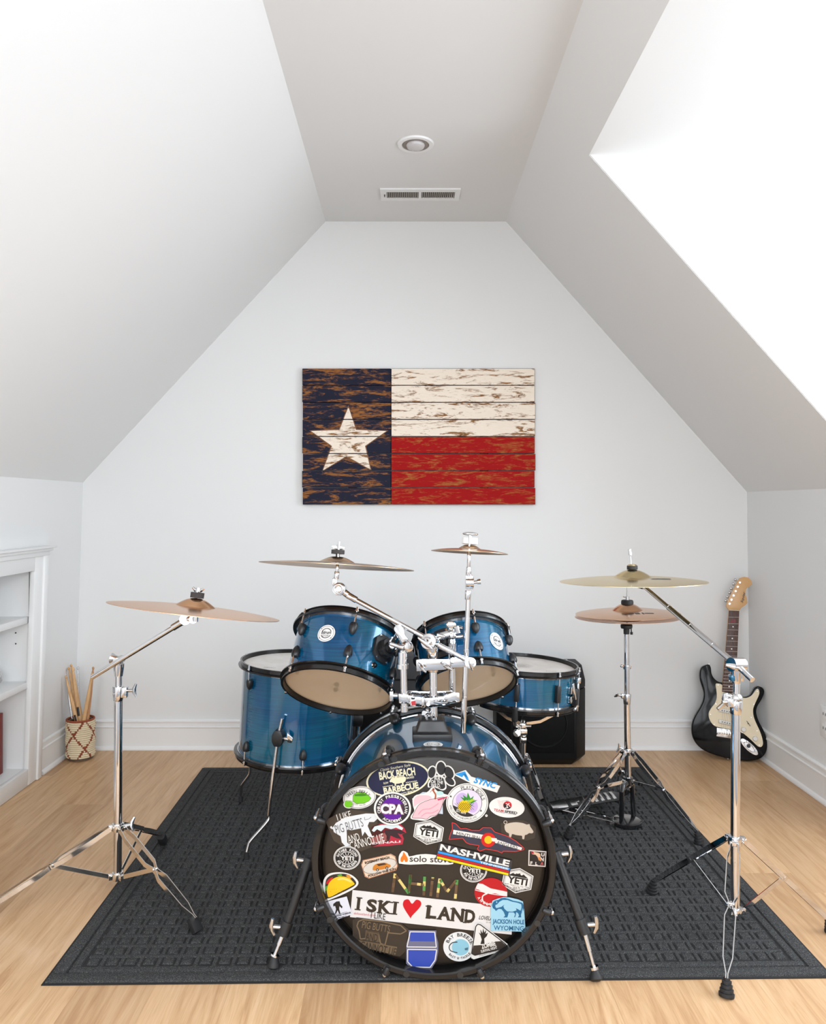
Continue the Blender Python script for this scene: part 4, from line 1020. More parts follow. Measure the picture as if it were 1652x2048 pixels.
hb_, Tb, _h = cymbal('hi_hat_cymbal', Q3(1254.5, 1234.5), 0.1815, nrm(-1.2, 1.0), M_copper, 'lower of the two copper hi-hat cymbals on hi-hat stand', 0.30, 0.055, 'hi-hat cymbals', True, 0.09)
ht_, Tt, _h = cymbal('hi_hat_cymbal', Q3(1255, 1227.5), 0.1800, nrm(-1.6, 1.0), M_copper, 'upper of the two copper hi-hat cymbals, below the ride', 0.30, 0.075, 'hi-hat cymbals', False, 0.13)
b = MB()
for (xa, xb, ya, yb) in ((-0.020, -0.004, -0.098, -0.086), (0.000, 0.016, -0.104, -0.080), (0.024, 0.030, -0.106, -0.082), (0.034, 0.064, -0.098, -0.087)):
    vs = []; fs = []
    for i in range(9):
        x_ = xa + (xb - xa) * i / 8
        vs += [on_bow(Tt, 0.18, 0.30, 0.075, x_, ya), on_bow(Tt, 0.18, 0.30, 0.075, x_, yb)]
    for i in range(8): fs.append((2 * i, 2 * i + 2, 2 * i + 3, 2 * i + 1))
    b.add(vs, fs)
b.build('stamped_logo', M_ink, ht_, smooth=False)
# frame of the pedal
b = MB(); fr = G(1256, 1662)
b.tube([G(1243, 1658) + Vector((0, 0, 0.012)), Q3(1243.5, 1582, 2.72), Q3(1246, 1572, 2.73), Q3(1252, 1567, 2.75)], [0.0085, 0.0085, 0.0095, 0.0095], 14)
b.tube([G(1267, 1644) + Vector((0, 0, 0.012)), Q3(1264, 1566, 2.80)], [0.0085, 0.0085], 14)
b.cyl((HC.x, HC.y, zb - 0.014), (HC.x, HC.y, zb + 0.014), 0.017, n=24)
b.build('pedal_yoke', M_blackg, hs)
g0 = G(1253, 1652); b = MB(); b.lathe([(0, 0), (0.052, 0), (0.052, 0.012), (0.046, 0.016), (0, 0.016)], Matrix.Translation((g0.x, g0.y, RZ + 0.001)), 32); b.build('base_plate', M_blackg, hs)
hl, tl = G(1102, 1624), G(1238, 1618)
heel = Vector((hl.x, hl.y, RZ + 0.016)); toe = Vector((tl.x, tl.y - 0.02, RZ + 0.055))
u_ = (toe - heel).normalized(); v_ = Vector((0, 0, 1)).cross(u_).normalized(); n_ = u_.cross(v_)
TP = Matrix((u_, v_, n_)).transposed().to_4x4(); TP.translation = heel; LP = (toe - heel).length
def fp(f): return f * LP
b = MB(); b.prism([(fp(0.20), -0.038), (fp(0.92), -0.044), (fp(1.0), -0.022), (fp(1.0), 0.022), (fp(0.92), 0.044), (fp(0.20), 0.038)], -0.006, 0.0, TP); bd_ = b.build('footboard', M_black, hs, bev=0.002)
b = MB(); b.prism([(fp(0.0), -0.030), (fp(0.22), -0.038), (fp(0.22), 0.038), (fp(0.0), 0.030)], -0.010, 0.003, TP); b.build('heel_plate', M_satin, hs, bev=0.002)
for i in range(6):
    f0 = 0.44 + i * 0.085
    b = MB(); b.prism([(fp(f0), -0.034), (fp(f0 + 0.045), -0.034), (fp(f0 + 0.045), 0.034), (fp(f0), 0.034)], 0.0, 0.0022, TP); b.build('tread_bar', M_satin, bd_, bev=0.0006)
b = MB(); b.prism([(fp(0.27), -0.032), (fp(0.36), -0.032), (fp(0.36), -0.010), (fp(0.40), -0.010), (fp(0.40), 0.010), (fp(0.36), 0.010), (fp(0.36), 0.032), (fp(0.27), 0.032)], 0.0, 0.0022, TP); b.build('tread_bar', M_satin, bd_, bev=0.0006)
for sy in (-0.026, 0.026):
    b = MB(); b.tube([TP @ Vector((0.03, sy, -0.010)), Vector((g0.x - 0.035, g0.y + sy * 0.9, RZ + 0.010))], 0.0030, 10); b.build('link_wire', M_chrome, hs)
b = MB()
lk0, lk1 = toe + Vector((0.002, 0, -0.003)), Vector((HC.x, HC.y - 0.01, zb - 0.03))
for i in range(9):
    pq = lk0.lerp(lk1, (i + 0.5) / 9); b.box(pq, (0.007 if i % 2 else 0.011, 0.011 if i % 2 else 0.007, (lk1 - lk0).length / 9 * 0.92))
b.build('drive_chain', M_blackg, hs, bev=0.001)
b = MB(); kb = G(1228, 1655); b.cyl(kb + Vector((0, 0, RZ + 0.004)), kb + Vector((-0.006, 0, RZ + 0.024)), 0.003, n=10); b.cyl(kb + Vector((-0.006, 0, RZ + 0.024)), kb + Vector((-0.008, 0, RZ + 0.028)), 0.006, n=12); b.box(kb + Vector((0.010, 0, RZ + 0.005)), (0.05, 0.012, 0.006)); b.build('spur_bolt', M_satin, hs)

# ---------------- snare stand
SN = Vector((sn_bot.x + 0.01, sn_bot.y, 0)); ss = thing('snare_stand', (SN.x, SN.y, 0), 'chrome snare stand with basket arms under the snare drum', 'snare stand')
jt = P(1047, 1472, 2.70)
zs = MS.translation.z - 0.008
b = MB(); b.cyl((SN.x - 0.02, SN.y - 0.02, 0.10), jt + Vector((0, 0.01, -0.01)), 0.0105, n=20); b.build('base_tube', M_chrome, ss)
tripod(ss, (SN.x - 0.02, SN.y - 0.02, 0), 0.27, 0.115, [G(1109, 1674), Vector((0.375, 2.99, 0)), Vector((0.20, 2.58, 0))], M_chrome, 'ribbed', 0.0105, 0.47, fz=RZ)
b = MB(); b.cyl(P(1041, 1478, 2.69), P(1052, 1478, 2.69), 0.014, n=20); b.cyl(P(1034, 1466, 2.66), P(1034, 1466, 2.70), 0.0130, n=20); b.box((0, 0, 0), (0.030, 0.022, 0.020), frame(P(1045, 1463, 2.69), (0, 0, 1))); b.cyl(P(1047, 1486, 2.69), P(1047, 1470, 2.69), 0.0095, n=18); b.build('tilter', M_nickel, ss, bev=0.002)
b = MB(); b.cyl(P(1046, 1466, 2.69), P(1046, 1440, 2.70), 0.0070, n=16); b.cyl(P(1036, 1452, 2.69), P(1062, 1452, 2.69), 0.0060, n=12); b.box((0, 0, 0), (0.020, 0.018, 0.022), frame(P(1045, 1452, 2.69), (0, 0, 1))); b.build('basket_adjuster', M_nickel, ss, bev=0.002)
ctr = P(1046, 1450, 2.70)
for a in (108, 228):
    e = ats(a, 0.188, -0.030); e2 = ats(a, 0.192, 0.012); m1 = ctr.lerp(e, 0.35) + Vector((0, 0, -0.012))
    b = MB(); b.strap([ctr + (e - ctr).normalized() * 0.015, m1, e, e2], 0.010, 0.0030, (e - ctr).cross(Vector((0, 0, 1)))); arm = b.build('basket_arm', M_nickel, ss)
    b = MB(); b.box((0, 0, 0), (0.018, 0.014, 0.030), frame(ats(a, 0.195, 0.000), (0, 0, 1), e - ctr)); b.build('rubber_grip', M_rubber, arm, bev=0.004)
b = MB(); g1 = P(1030, 1446, 2.56)
b.rod(P(1029, 1443, 2.57), P(1031, 1414, 2.57), [(0, 0.0085), (0.1, 0.0105), (0.9, 0.0095), (1, 0.006)], 16); b.build('basket_grip', M_rubber, ss)
b = MB(); b.tube([P(1029, 1442, 2.57), P(1031, 1450, 2.60), P(1036, 1452, 2.68)], [0.005, 0.006, 0.006], 12); b.build('basket_arm', M_nickel, ss)

# ---------------- double tom mount on the bass drum, with boom arm, splash arm
MD = 2.05
def Q4(px, py, d=MD): return P(px, py, d)
tm = thing('tom_mount', Q4(867, 1490), 'chrome double tom mount rising from black base on bass drum', 'tom mount')
b = MB()
zb0 = (MBD @ Vector((0, RS, 0.2))).z
bw_, bd2 = 0.051, 0.030
pc = Q4(864, 1480); zbase = zb0 - 0.008
def ring4(w_, d_, z_): return [(pc.x + sx * w_, MD + sy * d_, z_) for sx, sy in ((-1, -1), (1, -1), (1, 1), (-1, 1))]
z1_, z2_, z3_ = zb0 + 0.014, zb0 + 0.020, H - (1436 - CY) / F * MD
vs = ring4(bw_, bd2 + 0.012, zbase) + ring4(bw_, bd2 + 0.010, z1_) + ring4(bw_ * 0.80, bd2, z1_ + 0.003) + ring4(bw_ * 0.62, bd2 * 0.84, z3_ - 0.004) + ring4(bw_ * 0.57, bd2 * 0.76, z3_)
fs = [(3, 2, 1, 0), (16, 17, 18, 19)] + [(4 * j + i, 4 * j + (i + 1) % 4, 4 * j + 4 + (i + 1) % 4, 4 * j + 4 + i) for j in range(4) for i in range(4)]
b.add(vs, fs); b.build('base_block', M_black, tm, bev=0.003)
b = MB(); b.cyl(Q4(867.5, 1440), Q4(866, 1310), 0.0102, n=24); b.build('post', M_chrome, tm)
b = MB(); b.cyl(Q4(853, 1437), Q4(855, 1418), 0.0050, n=12); b.cyl(Q4(849, 1432), Q4(860, 1432), 0.0045, n=10); b.cyl(Q4(848, 1426, 2.03), Q4(856, 1425, 2.05), 0.006, n=10); b.build('base_bolt', M_chrome, tm)
# lower bracket plates and the two tube clamps
def plate(b, pts, th, d0, dep):
    vs = [Q4(x_, y_, d0) for x_, y_ in pts]; n = len(pts); vs2 = [v + Vector((0, dep, 0)) for v in vs]
    b.add(vs + vs2, [tuple(range(n)), tuple(range(2 * n - 1, n - 1, -1))] + [(i, n + i, n + (i + 1) % n, (i + 1) % n) for i in range(n)])
b = MB()
plate(b, [(850, 1397), (888, 1394), (888, 1412), (852, 1417)], 0, 2.030, 0.006)
plate(b, [(886, 1394), (905, 1385), (919, 1386), (919, 1405), (905, 1406), (888, 1412)], 0, 2.032, 0.008)
plate(b, [(816, 1391), (848, 1396), (848, 1414), (818, 1411)], 0, 2.028, 0.006)
plate(b, [(797, 1388), (817, 1390), (818, 1408), (798, 1407)], 0, 2.020, 0.008)
b.cyl(Q4(846, 1395, 2.033), Q4(846, 1415, 2.033), 0.0060, n=14)
b.build('clamp_plate', M_chrome, tm, bev=0.0012)
b = MB(); plate(b, [(815, 1383), (905, 1382), (905, 1392), (815, 1394)], 0, 2.075, 0.010); b.build('rear_clamp_plate', M_chrome, tm, bev=0.001)
b = MB(); b.cyl(Q4(796, 1392, 2.035), Q4(781, 1391, 2.035), 0.0070, n=14); b.box((0, 0, 0), (0.010, 0.014, 0.026), frame(Q4(783, 1392, 2.035), (0, 0, 1))); b.build('clamp_knob', M_satin, tm, bev=0.002)
for px_, py2 in ((856.5, 1409), (887, 1407)):
    b = MB(); b.cyl(Q4(px_, py2, 2.020), Q4(px_, py2, 2.032), 0.0045, n=14); b.build('clamp_bolt', M_satin, tm)
b = MB(); b.tube([Q4(868, 1404, 2.022), Q4(882, 1406, 2.012), Q4(894, 1405, 2.020)], [0.003, 0.0045, 0.003], 8); b.build('wing_nut', M_chrome, tm)
b = MB(); b.add([Q4(821, 1395, 2.0274), Q4(831, 1396, 2.0274), Q4(831, 1412, 2.0274), Q4(821, 1411, 2.0274)], [(0, 1, 2, 3)], 0)
b.add([Q4(822, 1403, 2.0271), Q4(831, 1401, 2.0271), Q4(831.5, 1411, 2.0271), Q4(823, 1411, 2.0271)], [(0, 1, 2, 3)], 1); b.add([Q4(822, 1395, 2.0271), Q4(830, 1395.5, 2.0271), Q4(829, 1399, 2.0271), Q4(823, 1399, 2.0271)], [(0, 1, 2, 3)], 2)
b.build('warning_decal', [M_white, mat('decal_red', rgb=(176, 40, 46)), M_ink], tm, smooth=False)
# left L-arm
dL, dR = 2.035, 2.105
b = MB(); b.cyl(Q4(809, 1422, dL), Q4(806, 1300, dL), 0.0090, n=22); b.build('tom_arm', M_chrome, tm)
b = MB(); b.rod(Q4(809, 1423, dL), Q4(808.5, 1411, dL), [(0, 0.0100), (1, 0.0100)], 20); b.build('arm_sleeve', M_chrome, tm)
b = MB(); b.rod(Q4(805.5, 1337, dL), Q4(805.5, 1328, dL), [(0, 0.0148), (1, 0.0148)], 22); b.rod(Q4(805.5, 1330, dL), Q4(806, 1304, dL), [(0, 0.0125), (1, 0.0125)], 22); b.build('arm_collar', M_chrome, tm)
b = MB(); b.sphere(Q4(812, 1292, dL), 0.0145); b.cyl(Q4(818, 1294, 2.02), Q4(806, 1290, 2.05), 0.0130, n=22); b.rod(Q4(806, 1296, 2.03), Q4(779, 1287, 2.02), [(0, 0.008), (0.5, 0.0060), (1, 0.0045)], 12); b.build('ball_joint', M_chrome, tm, bev=0.001)
tb = TB1 @ Vector((0, 0, 0.040)); b = MB(); b.cyl(tb, Q4(800, 1268, 2.05), 0.0118, n=22); b.cyl(Q4(800, 1268, 2.05), Q4(812, 1290, dL), 0.010, n=18); b.cyl(tb + Vector((0.0, 0, 0)), tb.lerp(Q4(800, 1268, 2.05), 0.25), 0.0160, n=20); b.build('l_rod', M_chrome, tm)
b = MB(); T = frame(Q4(801, 1264, 2.022), (-0.25, -1, 0.1), (0.55, 0, -0.85)); b.prism(spline([(-0.020, 0), (-0.016, 0.010), (-0.002, 0.011), (0.012, 0.007), (0.026, 0.008), (0.026, -0.004), (0.010, -0.006), (-0.004, -0.011), (-0.016, -0.010)], 4), -0.002, 0.003, T); b.build('lever', M_chrome, tm, bev=0.001)
b = MB(); b.cyl(tb + Vector((0.004, -0.01, 0.014)), tb + Vector((0.012, -0.012, 0.034)), 0.005, n=12); b.box(tb + Vector((0.002, -0.012, 0.022)), (0.012, 0.010, 0.016)); b.build('bracket_bolt', M_chrome, tm, bev=0.002)
# right L-arm
b = MB(); b.cyl(Q4(905, 1392, dR), Q4(904, 1262, dR), 0.0092, n=22); b.build('tom_arm', M_chrome, tm)
b = MB(); b.rod(Q4(904.5, 1316, dR), Q4(904, 1286, dR), [(0, 0.0125), (1, 0.0125)], 22); b.rod(Q4(904.5, 1322, dR), Q4(904.5, 1315, dR), [(0, 0.0145), (1, 0.0145)], 22); b.build('arm_collar', M_chrome, tm)
b = MB(); b.rod(Q4(903, 1284, dR), Q4(902, 1258, dR), [(0, 0.0125), (0.3, 0.0100), (0.7, 0.0115), (1, 0.0105)], 20); b.sphere(Q4(903, 1271, dR), 0.0135); b.build('ball_joint', M_chrome, tm)
tb2 = TB2 @ Vector((0, 0, 0.040)); b = MB(); b.cyl(tb2, Q4(906, 1266, dR), 0.0110, n=20); b.build('l_rod', M_chrome, tm)
b = MB(); b.sphere(Q4(902, 1250, 2.09), 0.0135, (1, 0.28, 0.72)); b.cyl(Q4(902, 1256, 2.09), Q4(903, 1262, dR), 0.006, n=12); b.build('lever', M_nickel, tm)
b = MB(); b.cyl(Q4(912, 1252, dR), Q4(916, 1266, dR), 0.0075, n=14); b.cyl(Q4(912, 1254, dR), Q4(925, 1256, dR), 0.0045, n=10); b.cyl(Q4(908, 1274, dR), Q4(926, 1273, dR), 0.006, n=12); b.build('bracket_bolt', M_chrome, tm)

# multi-clamp at the post head: it holds the boom arm and the splash rod
bm_ = thing('boom_holder', Q4(866, 1330), 'chrome multi-clamp and boom arm atop the tom mount post', 'cymbal arm')
b = MB()
plate(b, [(832, 1321), (845, 1318), (900, 1319), (901, 1337), (888, 1340), (833, 1343)], 0, 2.028, 0.010)
plate(b, [(834, 1319), (900, 1319), (900, 1337), (834, 1340)], 0, 2.062, 0.008)
b.cyl(Q4(866, 1316), Q4(866, 1343), 0.0135, n=22)
b.build('clamp_body', M_chrome, bm_, bev=0.0015)
b = MB(); plate(b, [(900, 1317), (936, 1314), (936, 1334), (900, 1337)], 0, 2.040, 0.014); b.build('side_bar', M_chrome, bm_, bev=0.002)
b = MB(); b.cyl(Q4(941, 1326, 2.020), Q4(941, 1326, 2.055), 0.0148, n=28); b.sphere(Q4(944, 1327, 2.018), 0.006); b.rod(Q4(940, 1318, 2.012), Q4(945, 1341, 2.012), [(0, 0.004), (0.4, 0.0065), (1, 0.0025)], 12); b.build('rod_clamp', M_chrome, bm_, bev=0.001)
for x0, y0, x1, y1 in ((837, 1326, 852, 1345), (884, 1327, 905, 1340)):
    b = MB(); b.rod(Q4(x0, y0, 2.022), Q4(x1, y1, 1.995), [(0, 0.0025), (0.35, 0.0055), (0.65, 0.0060), (1, 0.0020)], 14); b.build('wing_nut', M_chrome, bm_)
b = MB(); b.cyl(Q4(856, 1283, 2.022), Q4(868, 1283, 2.066), 0.0205, n=30); b.cyl(Q4(853, 1283, 2.016), Q4(856, 1283, 2.022), 0.012, n=20); b.rod(Q4(863, 1288), Q4(866, 1319), [(0, 0.0195), (0.5, 0.0150), (1, 0.0105)], 22); b.build('boom_tilter', M_chrome, bm_, bev=0.002)
b = MB(); b.rod(Q4(836, 1275, 2.005), Q4(864, 1298, 2.005), [(0, 0.0022), (0.3, 0.0055), (0.7, 0.0055), (1, 0.0022)], 14); b.cyl(Q4(852, 1287, 2.005), Q4(856, 1285, 2.03), 0.005, n=10); b.build('wing_nut', M_chrome, bm_)
b = MB(); b.rod(Q4(876, 1270, 2.05), Q4(891, 1273, 2.04), [(0, 0.006), (0.5, 0.004), (1, 0.0022)], 12); b.build('lever', M_chrome, bm_)
ba, bb = Q4(710, 1199, 2.075), Q4(930, 1318.5, 2.035)
b = MB(); b.cyl(ba, bb, 0.0066, n=18); b.cyl(Q4(880, 1292, 2.042), Q4(905, 1305, 2.040), 0.0076, n=18); b.build('boom_arm', M_chrome, bm_)
b = MB(); b.cyl(Q4(695, 1190, 2.078), Q4(713, 1200.5, 2.075), 0.0088, n=18); b.cyl(Q4(677, 1178, 2.060), Q4(682, 1178, 2.098), 0.0168, n=28); b.lathe([(0.007, 0), (0.0105, 0.0022), (0.0150, 0.0012), (0.0155, 0)], frame(Q4(677, 1178, 2.060), (-0.15, -1, 0)), 26); b.cyl(Q4(683, 1180, 2.08), Q4(697, 1191, 2.078), 0.009, n=14)
b.box((0, 0, 0), (0.013, 0.020, 0.020), frame(Q4(670, 1164, 2.08), (0, 0, 1))); b.rod(Q4(672.5, 1158, 2.08), Q4(674, 1143, 2.08), [(0, 0.0070), (1, 0.0066)], 14); b.rod(Q4(674, 1143, 2.08), Q4(675, 1128, 2.08), [(0, 0.0052), (1, 0.0035)], 14); b.cyl(Q4(674.5, 1132, 2.08), Q4(678.5, 1083, 2.08), 0.0030, n=10)
b.build('cymbal_tilter', M_chrome, bm_, bev=0.001)
c3, T3, h3 = cymbal('crash_cymbal', P(674, 1132.5, 2.08), 0.2035, nrm(3.2, 6.3), M_bronze2, 'darker bronze crash cymbal above the left rack tom', 0.245, 0.045, bellh=0.080)
b = MB(); b.lathe([(0.003, 0), (0.0052, 0), (0.0052, 0.007), (0.003, 0.007)], T3 @ Matrix.Translation((0, 0, h3)), 16, closed=True); b.lathe([(0.003, 0.007), (0.0175, 0.007), (0.0175, 0.0175), (0.003, 0.0175)], T3 @ Matrix.Translation((0, 0, h3)), 24, closed=True); b.build('felt_washer', M_felt, bm_)
wt = T3 @ Matrix.Translation((0, 0, h3 + 0.018)); b = MB(); b.prism(spline([(-0.018, 0.009), (-0.006, 0.011), (0.010, 0.010), (0.018, 0.006), (0.012, 0.001), (0.004, 0.0005), (-0.004, 0.0005), (-0.012, 0.002)], 3), -0.003, 0.003, wt @ Matrix.Rotation(R(90), 4, 'X')); b.lathe([(0, 0), (0.005, 0), (0.005, 0.013), (0, 0.013)], wt, 14); b.build('wing_nut', M_chrome, bm_, bev=0.0008)

sp_ = thing('splash_rod', Q4(936, 1400, 2.06), 'straight chrome rod carrying the small splash cymbal', 'cymbal arm')
dS = 2.058
b = MB(); b.cyl(Q4(926, 1465, dS), Q4(936.5, 1198, dS), 0.0062, n=18)
for t0, t1_, rr in ((0.0, 0.08, 0.0066), (0.085, 0.27, 0.0074), (0.275, 0.5, 0.0070), (0.51, 0.625, 0.0074), (0.635, 0.86, 0.0070)):
    b.cyl(Q4(926, 1465, dS).lerp(Q4(936.5, 1198, dS), t0), Q4(926, 1465, dS).lerp(Q4(936.5, 1198, dS), t1_), rr, n=18)
b.build('rod', M_chrome, sp_)
b = MB(); b.rod(Q4(935.5, 1199, dS), Q4(936, 1181, dS), [(0, 0.0078), (1, 0.0082)], 18); b.box((0, 0, 0), (0.020, 0.022, 0.036), frame(Q4(938.5, 1164, dS), (0, 0, 1))); b.cyl(Q4(931, 1165, dS), Q4(947, 1165, dS), 0.0155, n=22); b.rod(Q4(937, 1149, dS), Q4(937.5, 1134, dS), [(0, 0.0074), (1, 0.0066)], 16); b.cyl(Q4(937.5, 1136, dS), Q4(938, 1102, dS), 0.0048, n=14); b.cyl(Q4(938, 1104, dS), Q4(939.5, 1070, dS), 0.0030, n=10); b.build('tilter', M_chrome, sp_, bev=0.002)
b = MB(); b.rod(Q4(946, 1165, dS), Q4(961, 1163, dS), [(0, 0.004), (0.5, 0.004), (0.55, 0.0062), (1, 0.0072)], 14); b.build('wing_nut', M_chrome, sp_)
c4, T4, h4 = cymbal('splash_cymbal', P(939, 1104.5, 2.075), 0.1010, nrm(3.2, 5.2), M_bronze2, 'small bronze splash cymbal with white felt above right tom', 0.30, 0.085, bellh=0.11)
b = MB(); b.lathe([(0.003, 0.0005), (0.0205, 0.0005), (0.0205, 0.0165), (0.003, 0.0165)], T4 @ Matrix.Translation((0, 0, h4 + 0.0015)), 26, closed=True); b.build('felt_washer', M_feltw, sp_)
wt = T4 @ Matrix.Translation((0, 0, h4 + 0.0185)); b = MB(); b.lathe([(0, 0), (0.005, 0), (0.004, 0.007), (0, 0.007)], wt, 14); b.sphere((0, 0, 0.010), 0.021, (1, 0.45, 0.24), M=wt); b.build('wing_nut', M_satin, sp_)
# ================================================================== STICKERS on the front head
HP = MBD @ Vector((0, 0, HZ)); HN = bax.copy(); EYE = Vector((0, 0, H))
ZA, ZBf, ZCf, ZDf, ZE, ZF_, ZG = (600, 1480, 3.1769), (630, 1510, 6.608), (840, 1510, 6.1185), (630, 1680, 6.883), (860, 1680, 6.608), (680, 1820, 7.509), (870, 1820, 7.509)
def smat(c, rough=0.38):
    return mat('sticker_%d_%d_%d' % c, rgb=tuple(v * 0.89 for v in c), rough=rough, spec=0.35)
WHT, BLK, BRN = (236, 232, 226), (34, 30, 28), (52, 44, 36)
class Sticker:
    """flat art in the pixels of the photograph, laid on the drum head; lv = print layer"""
    def __init__(s, order, fr=ZA, xf=(0, 0, 1, 0, 0)): s.b = MB(); s.fr = fr; s.ord = order; s.cols = []; s.xf = xf
    def pt(s, x, y, lv):
        cx, cy, q, dx, dy = s.xf; x, y = cx + (x - cx) * q + dx, cy + (y - cy) * q + dy
        ox, oy, k_ = s.fr; u = P(ox + x / k_, oy + y / k_, 1.0) - EYE
        t_ = (HP - EYE).dot(HN) / u.dot(HN)
        return EYE + u * t_ + HN * (0.0006 + 0.0011 * s.ord + 0.00016 * lv)
    def ci(s, c):
        if c not in s.cols: s.cols.append(c)
        return s.cols.index(c)
    def poly(s, pts, c, lv=0, sp=0):
        if sp: pts = spline(pts, sp)
        s.b.add([s.pt(x, y, lv) for x, y in pts], [tuple(range(len(pts)))], s.ci(c)); return s
    def ell(s, cx, cy, rx, ry, c, lv=0, rot=0, n=40, a0=0, a1=360):
        cr, sr = math.cos(R(rot)), math.sin(R(rot)); pts = []
        for i in range(n + (0 if a1 - a0 >= 360 else 1)):
            a = R(a0 + (a1 - a0) * i / n); x, y = rx * math.cos(a), ry * math.sin(a); pts.append((cx + x * cr - y * sr, cy + x * sr + y * cr))
        return s.poly(pts, c, lv)
    def line(s, pts, w_, c, lv=1):
        for (x0, y0), (x1, y1) in zip(pts[:-1], pts[1:]):
            l_ = math.hypot(x1 - x0, y1 - y0) or 1; nx, ny = -(y1 - y0) / l_ * w_ / 2, (x1 - x0) / l_ * w_ / 2
            s.poly([(x0 + nx, y0 + ny), (x1 + nx, y1 + ny), (x1 - nx, y1 - ny), (x0 - nx, y0 - ny)], c, lv)
        return s
    def outline(s, pts, w_, c, lv=1, sp=0):
        if sp: pts = spline(pts, sp)
        return s.line(list(pts) + [pts[0]], w_, c, lv)
    def ringl(s, cx, cy, rx, ry, w_, c, lv=1, rot=0, n=40):
        cr, sr = math.cos(R(rot)), math.sin(R(rot))
        return s.outline([(cx + rx * math.cos(2 * math.pi * i / n) * cr - ry * math.sin(2 * math.pi * i / n) * sr, cy + rx * math.cos(2 * math.pi * i / n) * sr + ry * math.sin(2 * math.pi * i / n) * cr) for i in range(n)], w_, c, lv)
    def text(s, t_, cx, cy, w_, h_, c, lv=2, rot=0, bold=0.0, shear=0.0):
        vs, fs = glyphs(t_, bold, shear)
        x0 = min(v[0] for v in vs); x1 = max(v[0] for v in vs); y0 = min(v[1] for v in vs); y1 = max(v[1] for v in vs)
        cr, sr = math.cos(R(rot)), math.sin(R(rot)); out = []
        for vx, vy in vs:
            x = ((vx - x0) / (x1 - x0) - 0.5) * w_; y = -((vy - y0) / (y1 - y0) - 0.5) * h_
            out.append(s.pt(cx + x * cr - y * sr, cy + x * sr + y * cr, lv))
        s.b.add(out, fs, s.ci(c)); return s
    def arc(s, t_, cx, cy, rx, ry, a0, a1, w_, h_, c, lv=2, bold=0.02, inside=False):
        n = len(t_)
        for i, ch in enumerate(t_):
            if ch == ' ': continue
            a = a0 + (a1 - a0) * (i + 0.5) / n; x, y = cx + rx * math.sin(R(a)), cy - ry * math.cos(R(a))
            k_ = 0.35 if ch in "I.1'" else (1.2 if ch in 'MW' else 1.0)
            hh = h_ if ch != '.' else h_ * 0.25
            s.text(ch, x, y, w_ * k_, hh, c, lv, rot=(a + 180 if inside else a), bold=bold)
        return s
    def done(s, label=None):
        o = s.b.build('sticker', [smat(c) for c in s.cols], fhead, smooth=False)
        if label: o['label'] = label
        return o
CRM, NVY = (232, 226, 190), (26, 30, 62)
PIG = [(0, -8), (6, -16), (22, -24), (45, -30), (70, -30), (86, -26), (96, -30), (100, -20), (112, -6), (116, 2), (110, 8), (100, 8), (92, 16), (84, 20), (84, 36), (76, 36), (74, 24), (62, 24), (48, 24), (34, 22), (32, 36), (24, 36), (22, 22), (12, 18), (4, 8)]
def pigpts(cx, cy, sx, sy, rot=0, flip=False):
    cr, sr = math.cos(R(rot)), math.sin(R(rot)); out = []
    for x, y in PIG:
        x = (x - 58) * sx * (-1 if flip else 1); y = (y - 2) * sy; out.append((cx + x * cr - y * sr, cy + x * sr + y * cr))
    return out
# pale square behind the shell
S = Sticker(0); S.poly([(712, 372), (780, 330), (905, 335), (908, 470), (735, 452)], (206, 214, 224)); S.done('pale blue square sticker')
# barbecue oval
S = Sticker(0); S.ell(622, 248, 203, 112, CRM, 0, -9); S.ell(622, 248, 192, 102, NVY, 1, -9)
S.text('Classic Southern Style', 606, 176, 195, 22, CRM, 2, -10, 0, 0.3); S.text('BACK BEACH', 617, 213, 230, 52, CRM, 2, -8, 0.035)
S.poly(pigpts(622, 256, 0.92, 0.92, -8, True), CRM, 2, 2); S.text('SLOW', 546, 272, 32, 12, CRM, 2, -9, 0.02); S.text('SMOKED', 700, 238, 50, 13, CRM, 2, -9, 0.02)
for x0, y0, x1 in ((525, 298, 590), (672, 270, 742)):
    S.line([(x0 + (x1 - x0) * i / 12, y0 - i * 0.9 + (3 if i % 2 else -3)) for i in range(13)], 3, CRM, 2)
S.text('BARBECUE', 642, 305, 224, 42, CRM, 2, -10, 0.045); S.text('COUNTY BEACH', 672, 335, 120, 13, CRM, 2, -14, 0.02); S.done('navy oval sticker with pig and cream lettering')
# paw
S = Sticker(0)
toes = [(838, 205, 22, 36, 12), (896, 180, 28, 42, -4), (946, 206, 27, 40, -28), (952, 260, 20, 34, -50)]
main = [(866, 232), (905, 238), (918, 268), (922, 300), (902, 312), (876, 302), (846, 292), (822, 296), (822, 268), (842, 244)]
for x, y, rx, ry, r_ in toes: S.ell(x, y, rx + 8, ry + 8, WHT, 0, r_, 24)
S.poly([(866 + (x - 872) * 1.16 + 6, 272 + (y - 272) * 1.2) for x, y in main], WHT, 0, 3)
for x, y, rx, ry, r_ in toes: S.ell(x, y, rx, ry, (44, 42, 44), 1, r_, 24)
S.poly(main, (44, 42, 44), 1, 3); S.text('BUILT', 880, 243, 52, 22, WHT, 2, 6, 0.02); S.text('FOR THE', 866, 266, 86, 20, WHT, 2, 5, 0.02); S.text('WILD.', 862, 288, 62, 22, WHT, 2, 5, 0.02); S.done('black paw print sticker with white outline')
